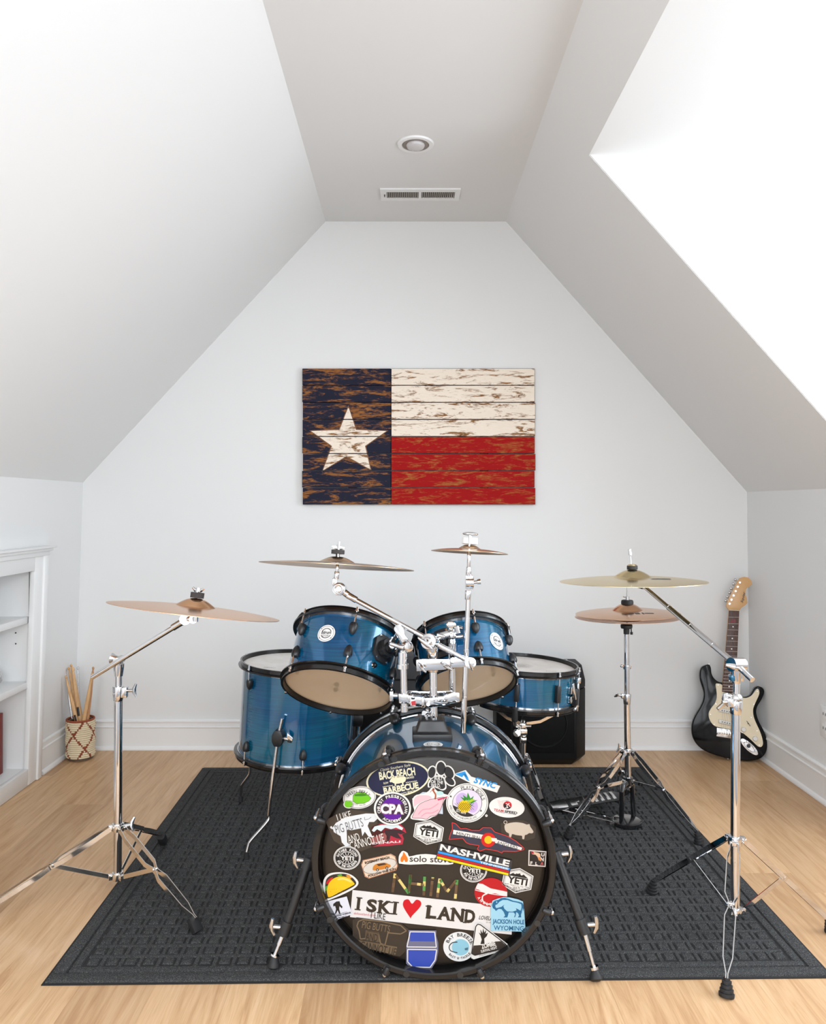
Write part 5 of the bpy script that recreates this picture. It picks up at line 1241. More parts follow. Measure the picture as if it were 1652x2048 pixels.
# blue triangle logo
S = Sticker(0); BL = (40, 150, 222)
S.poly([(972, 218), (1052, 190), (1088, 232), (1190, 262), (1272, 292), (1262, 312), (1252, 334), (1100, 288), (1080, 272), (1040, 252)], WHT, 0)
S.poly([(984, 216), (1048, 198), (1072, 246), (1040, 222), (1030, 236)], BL, 1); S.poly([(1036, 216), (1050, 212), (1078, 262), (1058, 252)], BL, 1)
S.text('SYNC', 1178, 272, 150, 40, BL, 2, 16, 0.035, 0.25); S.done('blue and white triangle logo sticker')
# green belly oval
S = Sticker(0); S.ell(378, 365, 105, 71, WHT, 0, -8); S.ringl(378, 365, 98, 65, 2.5, BLK, 1, -8); S.arc('GREEN BELLY', 372, 376, 78, 50, -68, 62, 16, 20, (70, 66, 62), 2, 0.0)
S.ell(310, 408, 34, 26, WHT, 0, 0); GR = (112, 196, 24)
S.poly([(338, 350), (362, 330), (410, 332), (432, 348), (452, 368), (440, 385), (405, 402), (360, 404), (336, 388)], GR, 2); S.poly([(345, 345), (400, 338), (430, 352), (395, 356), (350, 356)], (60, 130, 12), 3)
S.outline([(338, 350), (362, 330), (410, 332), (432, 348), (452, 368), (440, 385), (405, 402), (360, 404), (336, 388)], 2, BLK, 3); S.poly([(285, 398), (292, 384), (305, 388), (318, 386), (330, 396), (334, 410), (322, 418), (318, 428), (298, 428), (284, 416)], GR, 2, 3)
S.arc('HOT SAUCE', 384, 362, 66, 52, 215, 150, 9, 9, (150, 140, 140), 2, 0, True); S.done('white oval sticker with green pepper')
# purple round
S = Sticker(3); S.ell(588, 432, 118, 106, WHT); S.ell(588, 432, 106, 95, (44, 36, 44), 1); S.ell(588, 432, 70, 72, (96, 20, 150), 2); S.poly([(518, 402), (660, 402), (660, 466), (518, 466)], (66, 46, 58), 3)
S.text('CPA', 586, 434, 156, 70, (170, 120, 140), 4, 2, 0.07); S.text('CPA', 586, 434, 146, 62, (240, 236, 236), 5, 2, 0.045); S.arc('CHRIST PRESBYTERIAN', 588, 432, 88, 79, -112, 112, 15, 19, WHT, 3, 0.03); S.arc('ACADEMY', 588, 432, 88, 79, 222, 138, 18, 19, WHT, 3, 0.03, True)
S.done('round purple and black school sticker')
# shell
S = Sticker(2); PK = (246, 190, 196)
sh_o = [(716, 372), (740, 346), (790, 338), (820, 318), (832, 302), (850, 296), (862, 312), (880, 326), (905, 336), (950, 352), (922, 372), (905, 410), (890, 448), (868, 476), (840, 488), (815, 502), (792, 510), (750, 506), (706, 498), (706, 476), (726, 448), (718, 415)]
S.poly(sh_o, WHT, 0, 3); S.poly([(724, 376), (745, 352), (790, 348), (822, 352), (836, 370), (790, 384), (744, 408), (726, 420)], PK, 1, 3)
S.poly([(735, 440), (760, 405), (820, 378), (910, 360), (912, 378), (892, 440), (866, 474), (830, 482), (805, 500), (770, 494), (716, 492), (718, 474)], PK, 1, 3); S.outline([(735, 440), (760, 405), (820, 378), (910, 360), (912, 378), (892, 440), (866, 474), (830, 482), (805, 500), (770, 494), (716, 492), (718, 474)], 2.4, (60, 40, 40), 3, 3)
S.line(spline([(752, 470), (780, 440), (830, 432), (880, 400)], 5, False), 5, (232, 150, 164), 2); S.line(spline([(770, 484), (800, 462), (840, 460), (880, 440)], 5, False), 5, (232, 150, 164), 2); S.poly([(872, 372), (940, 354), (930, 366), (878, 382)], (206, 60, 96), 2)
S.line(spline([(842, 312), (852, 328), (862, 346), (858, 374)], 5, False), 10, (176, 90, 60), 2); S.line([(842, 312), (826, 330)], 3, (176, 90, 60), 2); S.ell(848, 310, 7, 7, (150, 70, 50), 3); S.ell(888, 336, 24, 14, (190, 224, 220), 1)
S.done('pink seashell sticker')
# pineapple round
S = Sticker(1); S.ell(1062, 398, 134, 125, WHT); S.ringl(1062, 398, 126, 117, 2.5, BLK, 1); S.ell(1062, 398, 93, 87, (226, 214, 232), 1); S.ringl(1062, 398, 93, 87, 2.5, BLK, 2)
S.ell(1030, 380, 40, 46, (202, 176, 220), 2); S.ell(1096, 420, 34, 40, (206, 176, 222), 2)
S.poly([(972, 412)] + [(1062 + 92 * math.cos(R(a)), 398 + 86 * math.sin(R(a))) for a in range(168, 58, -8)], (48, 42, 38), 3)
S.ell(1044, 420, 40, 40, (240, 200, 10), 4, 12)
for i in range(-3, 4): S.line([(1044 + i * 13 - 22, 390 + abs(i) * 3), (1044 + i * 13 + 22, 450 - abs(i) * 3)], 2, (60, 44, 10), 5); S.line([(1044 + i * 13 + 22, 390 + abs(i) * 3), (1044 + i * 13 - 22, 450 - abs(i) * 3)], 2, (60, 44, 10), 5)
for q in ([(1050, 384), (1034, 346), (1064, 366)], [(1056, 384), (1066, 332), (1084, 372)], [(1064, 386), (1104, 352), (1092, 384)], [(1066, 392), (1128, 378), (1090, 402)], [(1072, 398), (1112, 424), (1078, 410)], [(1046, 388), (1018, 358), (1052, 372)]): S.poly(q, (50, 140, 40), 5)
S.poly([(1060, 388), (1092, 372), (1112, 378), (1080, 396)], (170, 200, 40), 6); S.arc('PLAYA', 1062, 398, 106, 99, -22, 22, 15, 22, BLK, 2, 0.0); S.arc('BOWLS', 1062, 398, 106, 99, 34, 80, 15, 22, BLK, 2, 0.0)
S.poly([(1092, 318), (1108, 318), (1100, 306)], BLK, 2); S.poly([(950, 360), (966, 362), (958, 348)], BLK, 2); S.poly([(1142, 452), (1156, 452), (1149, 438)], BLK, 2)
S.text('EST. 2014', 1024, 452, 62, 20, WHT, 4, 18, 0.02); S.arc('#WELCOMETOPINEAPPLELAND', 1062, 398, 108, 101, 262, 146, 8, 13, (90, 84, 84), 2, 0, True)
S.ell(1184, 479, 8, 8, WHT); S.text('R', 1184, 479, 6, 7, BLK, 2); S.done('round white sticker with yellow pineapple')
# red runner oval
S = Sticker(0); S.ell(1314, 427, 113, 65, WHT, 0, 6); S.ell(1318, 414, 27, 26, (208, 24, 38), 1); S.ell(1318, 414, 26, 25, (40, 34, 34), 2, 30, 20, 0, 180)
S.line([(1330, 400), (1312, 418), (1322, 428), (1302, 432)], 5, WHT, 3); S.line([(1308, 402), (1326, 410), (1334, 424)], 4, WHT, 3)
for i in range(6): S.line([(1292, 396 + i * 8), (1254 + i * 3, 384 + i * 10)], 2, (232, 150, 150), 1)
S.text('TEAM', 1262, 446, 62, 15, (200, 40, 50), 2, 8, 0.02); S.text('SPEED', 1340, 458, 82, 16, (54, 48, 48), 2, 8, 0.04); S.text('FITNESS CENTER', 1310, 464, 130, 7, (90, 84, 84), 2, 9); S.text('COMET', 1304, 386, 42, 6, (140, 130, 130), 2, -4); S.done('white oval sticker with red runner')
# white pig joke
S = Sticker(0); S.poly([(160, 510), (235, 470), (330, 440), (460, 460), (495, 470), (492, 530), (560, 560), (560, 640), (390, 706), (300, 690), (215, 640), (190, 580)], (72, 60, 48), 0)
S.poly([(196, 562), (190, 552), (200, 545), (208, 556), (228, 526), (290, 490), (350, 478), (420, 466), (486, 468), (492, 500), (470, 520), (440, 520), (430, 545), (452, 596), (460, 612), (438, 616), (412, 582), (396, 610), (388, 560), (330, 572), (296, 570), (298, 610), (300, 650), (320, 668), (290, 676), (266, 650), (258, 610), (216, 585), (210, 566)], (226, 228, 230), 1)
S.text('I LIKE', 279, 480, 92, 40, WHT, 2, -16); S.text('PIG BUTTS', 312, 545, 180, 56, (88, 84, 84), 3, -16, -0.006); S.text('AND', 340, 622, 76, 48, WHT, 3, -16); S.text('CANNOT LIE', 425, 645, 222, 52, WHT, 3, -15); S.line([(410, 488), (412, 506), (440, 500), (452, 488)], 2.5, (90, 86, 86), 3); S.done('white pig joke sticker with hand lettering')
# red mountain bear
S = Sticker(0); S.poly([(446, 578), (458, 548), (500, 532), (560, 528), (640, 534), (664, 560), (676, 588), (648, 600), (660, 626), (652, 662), (560, 672), (452, 678), (446, 650), (456, 620)], (180, 40, 62), 0); S.poly([(456, 574), (474, 548), (520, 538), (620, 536), (656, 558), (648, 572), (610, 556), (580, 566), (540, 556), (515, 580), (490, 566), (470, 584)], (214, 228, 230), 1)
S.poly([(540, 572), (580, 566), (640, 570), (672, 590), (640, 598), (620, 592), (648, 630), (610, 622), (575, 606), (568, 640), (545, 650), (552, 610), (540, 596)], (54, 34, 40), 1); S.poly([(446, 625), (540, 588), (566, 622), (550, 640), (456, 655)], (150, 84, 80), 1); S.text('DENALI', 548, 650, 180, 13, (240, 214, 214), 3, -4, 0.03); S.done('red mountain bear sticker')
# hexagons
def hexa(order, cx, cy, k_, rot):
    S = Sticker(order); cr, sr = math.cos(R(rot)), math.sin(R(rot))
    def T(x, y): return (cx + (x * cr - y * sr) * k_, cy + (x * sr + y * cr) * k_)
    H6 = [(0, -78), (78, -44), (78, 42), (0, 80), (-78, 42), (-78, -44)]
    S.poly([T(x * 1.18, y * 1.0) for x, y in H6], WHT, 0); S.outline([T(x * 1.08, y * 0.90) for x, y in H6], 4 * k_, BLK, 1); S.outline([T(x * 0.98, y * 0.81) for x, y in H6], 1.6 * k_, BLK, 1)
    S.poly([T(x, y) for x, y in ((-62, -22), (-40, -38), (-24, -48), (-6, -40), (16, -52), (34, -40), (62, -22))], BLK, 2)
    for q in ([(-34, -40), (-24, -48), (-12, -42), (-22, -36)], [(6, -44), (16, -52), (30, -42), (18, -34)]): S.poly([T(x, y) for x, y in q], WHT, 3)
    x, y = T(0, 2); S.text('YETI', x, y, 124 * k_, 44 * k_, BLK, 2, rot, 0.035); x, y = T(0, 34); S.text("HERE'S TO THE", x, y, 84 * k_, 7 * k_, BLK, 2, rot); x, y = T(0, 54); S.text('WILD', x, y, 46 * k_, 28 * k_, BLK, 2, rot)
    S.line([T(-76, 32), T(-50, 30)], 2.5 * k_, BLK, 2); S.line([T(76, 32), T(50, 30)], 2.5 * k_, BLK, 2); S.line([T(-62, 44), T(-30, 50)], 2.5 * k_, BLK, 2); S.line([T(62, 44), T(30, 50)], 2.5 * k_, BLK, 2)
    return S
hexa(0, 817, 586, 1.0, 9).done('white hexagon sticker beside the shell'); hexa(1, 1382, 890, 1.03, 10).done('white hexagon sticker near the bison')
# fish
S = Sticker(1); fsh = [(966, 522), (990, 530), (1020, 562), (1052, 558), (1090, 572), (1140, 572), (1162, 554), (1214, 556), (1236, 582), (1320, 610), (1372, 640), (1420, 682), (1422, 694), (1370, 706), (1290, 704), (1282, 716), (1258, 704), (1194, 692), (1180, 690), (1142, 704), (1126, 690), (1138, 668), (1080, 660), (1056, 650), (1034, 622), (970, 628), (946, 630), (956, 594), (968, 566)]
S.poly(fsh, (58, 56, 72), 0); S.outline(fsh, 5, (206, 52, 46), 2)
for q in range(7): S.ell(1030 + q * 48, 590 + q * 12 + (14 if q % 2 else -8), 12, 5, (54, 66, 118), 1, 20, 12)
S.poly([(974, 568), (1200, 606), (1196, 634), (972, 596)], (230, 226, 220), 3); S.poly([(1220, 620), (1412, 682), (1404, 698), (1214, 644)], (230, 226, 220), 3); S.ell(1196, 632, 46, 46, (206, 30, 26), 4); S.ell(1196, 632, 25, 25, (246, 190, 30), 5)
S.poly([(1214, 618), (1250, 622), (1250, 644), (1218, 640)], (230, 226, 220), 6)
S.text('MINTURN', 1068, 606, 152, 22, (54, 50, 50), 5, 12); S.text('ANGLERS', 1316, 664, 136, 23, (54, 50, 50), 5, 13); S.done('dark fish sticker with red outline')
# beige pig
S = Sticker(0); S.poly([(1274, 530), (1330, 508), (1420, 508), (1500, 552), (1492, 622), (1440, 640), (1350, 622), (1280, 606)], (64, 54, 44), 0); S.poly(pigpts(1390, 572, 1.62, 1.5, 8), (206, 190, 172), 1, 2); S.ringl(1305, 522, 10, 10, 4, (206, 190, 172), 2); S.done('beige pig silhouette sticker')
# nashville
S = Sticker(3)
def rectl(x0, y0, ex, ey, fx_, fy_, a0, a1, b0, b1): return [(x0 + ex * a + fx_ * b_, y0 + ey * a + fy_ * b_) for a, b_ in ((a0, b0), (a1, b0), (a1, b1), (a0, b1))]
NA = (884, 650, 466, 112, -22, 98)
S.poly(rectl(*NA, 0, 1, 0, 1), (58, 56, 58), 0)
for c, b0, b1 in (((44, 150, 232), 0.50, 0.64), ((206, 22, 26), 0.68, 0.80), ((250, 214, 14), 0.84, 0.97)): S.poly(rectl(*NA, 0.012, 0.985, b0, b1), c, 1)
S.text('NASHVILLE', 1110, 728, 452, 42, (232, 228, 222), 3, 13.6, 0.036); S.text('TENNESSEE', 1232, 792, 186, 13, (214, 234, 248), 3, 13.6, 0.04); S.done('dark bumper sticker with blue, red and yellow stripes')
# small square
S = Sticker(0); S.poly([(1452, 698), (1566, 706), (1560, 806), (1450, 798)], (226, 214, 206), 0); S.poly([(1459, 705), (1559, 713), (1554, 799), (1457, 791)], (40, 33, 30), 1)
S.poly([(1466, 712), (1480, 706), (1496, 712), (1514, 716), (1526, 724), (1528, 744), (1532, 762), (1518, 766), (1508, 740), (1496, 728), (1474, 724)], (226, 190, 160), 2); S.poly([(1512, 742), (1528, 746), (1532, 764), (1518, 766)], (230, 130, 50), 3); S.poly([(1466, 712), (1480, 706), (1488, 720), (1472, 722)], (170, 30, 50), 3)
S.text('U', 1543, 728, 22, 22, (226, 214, 206), 2, 4, 0.05); S.text('N', 1538, 757, 22, 24, (226, 214, 206), 2, 4, 0.05); S.text('F', 1470, 780, 14, 20, (226, 214, 206), 2, 3, 0.05); S.text('L', 1502, 784, 14, 20, (226, 214, 206), 2, 3, 0.05); S.text('A', 1537, 784, 20, 20, (200, 90, 90), 2, 3, 0.05); S.done('small black square sticker with white frame')
# round holiday stickers
def holiday(order, cx, cy, full=True):
    S = Sticker(order); S.ell(cx, cy, 86, 76, WHT); S.ringl(cx, cy, 80, 70, 2.2, BLK, 1); S.ell(cx, cy, 75, 66, BLK, 1); S.ell(cx, cy, 47, 41, WHT, 2); S.ell(cx, cy, 43, 37, BLK, 3)
    for i in range(12):
        a = R(i * 30 + 15); S.line([(cx + 16 * math.cos(a), cy + 14 * math.sin(a)), (cx + 40 * math.cos(a), cy + 34 * math.sin(a))], 3.5, WHT, 4)
    S.poly([(cx - 46, cy - 13), (cx + 46, cy - 13), (cx + 46, cy + 13), (cx - 46, cy + 13)], BLK, 5); S.text('YETI', cx, cy, 84, 24, WHT, 6, 2, 0.04); S.arc('GATHER ROUND', cx, cy, 60, 53, -82, 82, 11, 16, WHT, 3, 0.04); S.arc('FOR THE HOLIDAYS', cx, cy, 60, 53, 250, 110, 11, 16, WHT, 3, 0.04, True)
    return S
holiday(2, 300, 746).done('round black and white holiday sticker at left'); holiday(1, 1103, 826).done('round black and white holiday sticker under stripes')
# octagon car
S = Sticker(0); oc = [(388, 792), (400, 762), (576, 722), (606, 738), (622, 800), (610, 828), (440, 880), (412, 868)]
S.poly(oc, (236, 206, 180), 0); S.outline([(505 + (x - 505) * 0.975, 801 + (y - 801) * 0.96) for x, y in oc], 4, (176, 106, 66), 1); S.ell(507, 800, 108, 42, (214, 206, 196), 1, -14); S.ringl(507, 800, 108, 42, 2, BLK, 2, -14)
S.poly([(462, 815), (470, 796), (492, 784), (540, 778), (560, 786), (574, 792), (574, 806), (530, 820), (470, 828)], (206, 128, 44), 3, 2); S.poly([(486, 788), (534, 780), (552, 788), (500, 800)], (60, 46, 40), 4); S.ell(492, 824, 9, 9, BLK, 5); S.ell(552, 812, 9, 9, BLK, 5); S.ell(492, 824, 4, 4, WHT, 6); S.ell(552, 812, 4, 4, WHT, 6)
S.text('ROSEMARY BEACH', 490, 762, 160, 17, (60, 40, 30), 3, -13, 0.045); S.text('FOLLOW THE SUN', 520, 840, 180, 16, (60, 40, 30), 3, -15, 0.045); S.done('tan eight-sided sticker with orange car')
# stove
S = Sticker(1); lob = [(628, 778), (628, 738), (640, 714), (656, 702), (684, 716), (694, 738), (740, 728), (800, 722), (870, 730), (930, 742), (972, 756), (972, 786), (900, 790), (800, 786), (700, 790), (640, 784)]
S.poly(lob, WHT, 0, 2); S.poly([(640, 770), (640, 748), (652, 730), (658, 708), (674, 732), (684, 748), (684, 770), (668, 772), (662, 756), (654, 772)], (240, 122, 34), 1, 2); S.text('solo stove', 832, 755, 270, 40, (54, 46, 42), 2, 1.5, 0.012); S.done('white flame logo sticker under the stripes')
# tape letters
CA = [(110, 84, 58), (86, 150, 76), (224, 202, 122), (96, 70, 48)]
def tape(strokes, w_=17):
    S = Sticker(1)
    for st in strokes:
        for i in range(4):
            (x0, y0), (x1, y1) = st; S.line([(x0 + (x1 - x0) * i / 4, y0 + (y1 - y0) * i / 4), (x0 + (x1 - x0) * (i + 1) / 4, y0 + (y1 - y0) * (i + 1) / 4)], w_, random.Random(int(x0 * 7 + i * 3 + y1)).choice(CA), 0)
    return S.done('camouflage tape letter')
tape([((604, 846), (588, 965)), ((608, 856), (690, 972)), ((700, 852), (690, 972))][:2] + [((702, 855), (692, 960))]); tape([((704, 852), (690, 970)), ((792, 866), (786, 986)), ((698, 908), (790, 918))]); tape([((840, 892), (830, 990)), ((844, 868), (843, 884))]); tape([((888, 878), (872, 998)), ((890, 884), (934, 962)), ((934, 962), (992, 890)), ((998, 886), (986, 1006))])
# taco
S = Sticker(1); tc = [(150, 996), (146, 950), (150, 890), (180, 850), (236, 838), (290, 842), (336, 860), (372, 900), (352, 936), (280, 976), (200, 1010), (166, 1020)]
S.poly(tc, WHT, 0, 3); S.poly([(160, 950), (166, 888), (196, 858), (244, 848), (300, 852), (352, 892), (340, 930), (190, 1002), (166, 992)], (50, 44, 38), 1, 3); S.poly([(166, 910), (180, 884), (210, 868), (200, 890), (180, 912)], (200, 34, 36), 2, 2); S.poly([(160, 930), (176, 922), (172, 952), (162, 958)], (80, 160, 60), 2); S.poly([(236, 858), (262, 848), (270, 860), (248, 868)], (90, 160, 60), 2); S.poly([(290, 860), (310, 852), (330, 872), (318, 880)], (220, 150, 60), 2)
S.poly([(176, 984), (172, 950), (184, 908), (216, 876), (262, 864), (310, 874), (344, 906), (338, 920), (260, 960), (190, 996)], (246, 196, 24), 3, 3); S.poly([(240, 878), (276, 872), (318, 886), (330, 902), (316, 900), (278, 884), (242, 888)], (250, 220, 120), 4, 2)
for i in range(14): S.ell(188 + (i * 37) % 100, 946 + (i * 23) % 34 - ((i * 37) % 100) * 0.12, 2, 2, (200, 140, 20), 4, 0, 6)
S.done('yellow taco sticker')
# warrior
S = Sticker(2); S.poly([(166, 1024), (298, 990), (332, 1104), (206, 1148)], (226, 226, 236), 0)
S.poly([(212, 1038), (232, 1022), (252, 1020), (258, 1040), (272, 1056), (266, 1066), (252, 1052), (250, 1070), (258, 1100), (250, 1102), (240, 1078), (230, 1100), (222, 1102), (230, 1070), (224, 1050), (212, 1054)], BLK, 1); S.line([(222, 1106), (300, 1088)], 2, BLK, 1); S.text('WOUNDED WARRIOR', 264, 1106, 124, 11, (50, 46, 50), 2, -13, 0.045); S.text('PROJECT', 270, 1122, 56, 10, (50, 46, 50), 2, -13, 0.045); S.done('white square sticker with black soldier silhouette')
# ski banner
S = Sticker(0); S.poly([(334, 952), (1345, 1062), (1345, 1236), (1100, 1210), (318, 1124)], (228, 224, 222), 0); IK = (56, 46, 36)
def serif(cx, cy, w_, rot): 
    cr, sr = math.cos(R(rot)), math.sin(R(rot)); S.poly([(cx + x * cr - y * sr, cy + x * sr + y * cr) for x, y in ((-w_ / 2, -4), (w_ / 2, -4), (w_ / 2, 4), (-w_ / 2, 4))], IK, 3)
for ch, x, y, w_, h_ in (('I', 372, 1038, 20, 78), ('S', 456, 1052, 66, 84), ('K', 540, 1060, 82, 82), ('I', 604, 1066, 20, 80), ('L', 836, 1092, 66, 84), ('A', 918, 1100, 84, 84), ('N', 1002, 1110, 80, 86), ('D', 1080, 1120, 66, 86)):
    S.text(ch, x, y, w_, h_, IK, 2, 6.5, 0.045)
for x, y, w_ in ((378, 1002, 38), (366, 1076, 38), (610, 1030, 38), (598, 1104, 40), (818, 1056, 40), (812, 1130, 30), (512, 1024, 36), (504, 1096, 34), (576, 1030, 34), (576, 1102, 36), (884, 1136, 34), (952, 1144, 38), (972, 1072, 34), (966, 1146, 30), (1040, 1080, 34), (1050, 1082, 24), (1046, 1158, 24)): serif(x, y, w_, 6.5)
S.poly(spline([(712, 1040), (690, 1012), (662, 1018), (654, 1048), (672, 1086), (700, 1128), (704, 1132), (712, 1116), (750, 1076), (770, 1046), (764, 1022), (738, 1014)], 3), (206, 14, 30), 2)
S.text('skiloveland.com', 412, 1106, 140, 15, (206, 70, 90), 2, 6); S.text('LOVELAND', 1198, 1132, 124, 26, IK, 2, 6, 0.02, 0.3); S.text('SKI AREA', 1204, 1158, 46, 9, (150, 144, 140), 2, 6); S.done('long white ski bumper sticker with red heart')
# anglers
S = Sticker(1); S.ell(1212, 966, 104, 92, (190, 20, 30)); S.poly([(1130, 908), (1160, 912), (1210, 940), (1316, 962), (1316, 992), (1240, 972), (1180, 974), (1116, 938)], (230, 226, 222), 1); S.line(spline([(1190, 972), (1160, 990), (1164, 1024), (1196, 1040), (1240, 1030)], 6, False), 8, WHT, 2); S.line(spline([(1112, 950), (1160, 962), (1220, 976), (1312, 988)], 5, False), 5, (230, 226, 222), 2); S.line([(1112, 942), (1170, 952)], 3, WHT, 2); S.arc('ANGLERS', 1212, 966, 84, 76, 250, 140, 14, 18, WHT, 2, 0.03, True); S.done('round red sticker with white fish hook')
# bison
S = Sticker(3, xf=(1226, 1010, 0.94, -4, -4)); LB, DB = (160, 208, 228), (28, 102, 146)
def e2a(pts): return [((x / 6.608 + 260) * 3.1769, (y / 6.608 + 200) * 3.1769) for x, y in pts]
S.poly([(1216, 1062), (1226, 1020), (1262, 1006), (1300, 996), (1340, 998), (1400, 1012), (1432, 1026), (1440, 1090), (1450, 1226), (1436, 1230), (1216, 1222)], LB, 0)
S.poly(e2a([(832, 840), (850, 812), (880, 795), (915, 790), (950, 765), (1000, 760), (1060, 775), (1120, 800), (1200, 815), (1250, 830), (1268, 860), (1272, 910), (1262, 950), (1248, 900), (1245, 960), (1232, 1000), (1236, 1035), (1190, 1035), (1205, 1005), (1190, 975), (1165, 960), (1160, 1000), (1150, 1030), (1135, 1035), (1150, 990), (1130, 965), (1060, 965), (1052, 1000), (1040, 1035), (985, 1035), (1010, 1010), (990, 960), (960, 920), (920, 915), (880, 945), (862, 920), (838, 905), (826, 870)]), DB, 1)
S.poly(e2a([(872, 862), (900, 850), (930, 815), (975, 790), (1040, 790), (1110, 815), (1190, 830), (1235, 850), (1240, 890), (1225, 940), (1190, 920), (1160, 905), (1170, 935), (1110, 955), (1040, 950), (1000, 915), (985, 880), (1000, 855), (960, 885), (925, 895), (890, 905), (874, 890)]), LB, 2)
S.poly(e2a([(888, 802), (900, 818), (894, 838), (884, 822)]), LB, 2)
S.text('JACKSON HOLE', 1334, 1166, 214, 40, DB, 2, 1.5, 0.03); S.text('WYOMING', 1336, 1205, 202, 32, DB, 2, 1.5, 0.014); S.done('light blue bison sticker')
# brown pig joke
S = Sticker(1); S.poly([(335, 1140), (360, 1124), (640, 1160), (690, 1200), (670, 1340), (634, 1374), (470, 1330), (335, 1290)], (58, 49, 40), 0)
pg = [(372, 1150), (400, 1138), (520, 1150), (640, 1176), (676, 1210), (640, 1230), (560, 1222), (540, 1300), (512, 1290), (498, 1222), (428, 1212), (420, 1258), (384, 1262), (376, 1210), (362, 1180)]
TN = (124, 104, 80)
S.outline([(x, y) for x, y in pg], 7, TN, 1); S.text('PIG BUTTS', 484, 1184, 178, 46, TN, 2, 10); S.poly([(418, 1206), (500, 1218), (506, 1282), (412, 1268)], (96, 80, 62), 1); S.text('AND', 456, 1250, 76, 48, (50, 42, 34), 2, 8, 0.01); S.poly([(372, 1268), (618, 1312), (606, 1366), (388, 1310)], (110, 92, 70), 1); S.text('CANNOT LIE', 498, 1322, 230, 50, (50, 42, 34), 2, 12, 0.012); S.text('I LIKE', 498, 1114, 92, 40, BLK, 3, 8); S.done('brown transparent pig joke sticker')
S = Sticker(0); S.poly([(334, 1270), (400, 1320), (440, 1342), (345, 1338), (334, 1328)], (170, 176, 172), 0); S.done('peeling clear sticker corner')
# plain blue varsity-style plate (generic)
S = Sticker(2); S.poly([(690, 1204), (866, 1206), (866, 1240), (878, 1284), (878, 1340), (868, 1396), (834, 1452), (710, 1450), (674, 1416), (676, 1290), (690, 1250)], (112, 112, 138), 0); S.poly([(700, 1214), (856, 1216), (856, 1276), (700, 1274)], (52, 76, 176), 1); S.poly([(684, 1326), (868, 1328), (858, 1394), (826, 1440), (716, 1438), (684, 1404)], (52, 76, 176), 1); S.outline([(700, 1214), (856, 1216), (866, 1312), (680, 1310)], 6, WHT, 2); S.outline([(684, 1326), (868, 1328), (858, 1394), (826, 1440), (716, 1438), (684, 1404)], 6, WHT, 2); S.done('plain blue two-panel sticker with white outlines')
# bay breeze
S = Sticker(0); S.ell(1012, 1312, 102, 94, (228, 230, 230)); S.ell(1020, 1316, 55, 52, (140, 196, 216), 1); S.arc('BAY BREEZE', 1012, 1312, 82, 75, -70, 78, 17, 22, BLK, 2, 0.02); S.arc('BAIT & TACKLE', 1012, 1312, 80, 73, 232, 122, 11, 15, BLK, 2, 0.02, True); S.text('by breezees', 1004, 1382, 90, 12, (170, 172, 176), 2, 3); S.line(spline([(1000, 1282), (966, 1288), (948, 1312), (958, 1338), (1000, 1350)], 6, False), 6, (50, 60, 66), 3); S.poly([(1046, 1322), (1068, 1316), (1066, 1334), (1048, 1334)], (70, 110, 130), 3); S.done('round white sticker with light blue hook')
# triangle
S = Sticker(3); S.poly([(1112, 1166), (1128, 1156), (1144, 1158), (1318, 1290), (1326, 1312), (1316, 1324), (1104, 1388), (1088, 1380), (1086, 1360)], (228, 226, 222), 0, 0); tri_ = [(1116, 1180), (1128, 1164), (1146, 1168), (1300, 1286), (1312, 1300), (1290, 1320), (1110, 1362), (1090, 1350)]
S.outline(tri_, 6, BLK, 2); S.poly([(1102, 1300), (1160, 1296), (1220, 1276), (1276, 1272), (1308, 1298), (1290, 1320), (1110, 1362), (1092, 1350)], (52, 44, 38), 1); S.poly([(1146, 1290), (1154, 1262), (1146, 1236), (1134, 1216), (1148, 1226), (1146, 1196), (1158, 1222), (1164, 1188), (1170, 1218), (1184, 1198), (1178, 1226), (1194, 1218), (1186, 1240), (1170, 1256), (1172, 1292)], BLK, 2)
S.text('ZOMBIE', 1196, 1296, 92, 30, WHT, 3, -14, 0.035); S.text('SURVIVAL NIGHT', 1200, 1324, 106, 18, WHT, 3, -15, 0.02); S.text('STUDENTS LIFECHURCH', 1200, 1348, 130, 8, (60, 56, 56), 3, -16); S.done('white triangle sticker with reaching black hand')

# ================================================================== SPEAKER AND AMPLIFIER behind the kit
M_cab = mat('black_cabinet', (0.004, 0.004, 0.0045), 0.55, spec=0.3); bump(M_cab, noise(M_cab, coords(M_cab), 300, 2), 0.2, 0.001)
M_grille = mat('dark_grille', (0.004, 0.004, 0.0042), 0.7, spec=0.2)
spk = thing('loudspeaker', (0.595, 3.53, 0), 'black loudspeaker cabinet on floor behind the snare drum', 'loudspeaker')
sx0, sx1, sy0, sy1 = 0.398, 0.792, 3.425, 3.640
b = MB(); zlow = 0.405
pl = [(sx0 + 0.055, sy0), (sx1 - 0.055, sy0), (sx1, sy0 + 0.075), (sx1, sy1), (sx0, sy1), (sx0, sy0 + 0.075)]
def loft(levels, m, nm, parent, bev=0.004):
    b = MB(); n = len(pl); vs = []; cx_, cy_ = (sx0 + sx1) / 2, (sy0 + sy1) / 2
    for z, k1 in levels: vs += [(cx_ + (x - cx_) * k1, sy1 + (y - sy1) * k1, z) for x, y in pl]
    fs = [tuple(range(n - 1, -1, -1)), tuple(range((len(levels) - 1) * n, len(levels) * n))] + [(j * n + i, j * n + (i + 1) % n, (j + 1) * n + (i + 1) % n, (j + 1) * n + i) for j in range(len(levels) - 1) for i in range(n)]
    b.add(vs, fs); return b.build(nm, m, parent, bev=bev)
loft([(0.0, 0.88), (0.030, 1.0), (0.325, 1.0)], M_cab, 'lower_cabinet', spk)
loft([(0.328, 1.0), (0.360, 1.0), (0.425, 0.93)], M_cab, 'horn_section', spk)
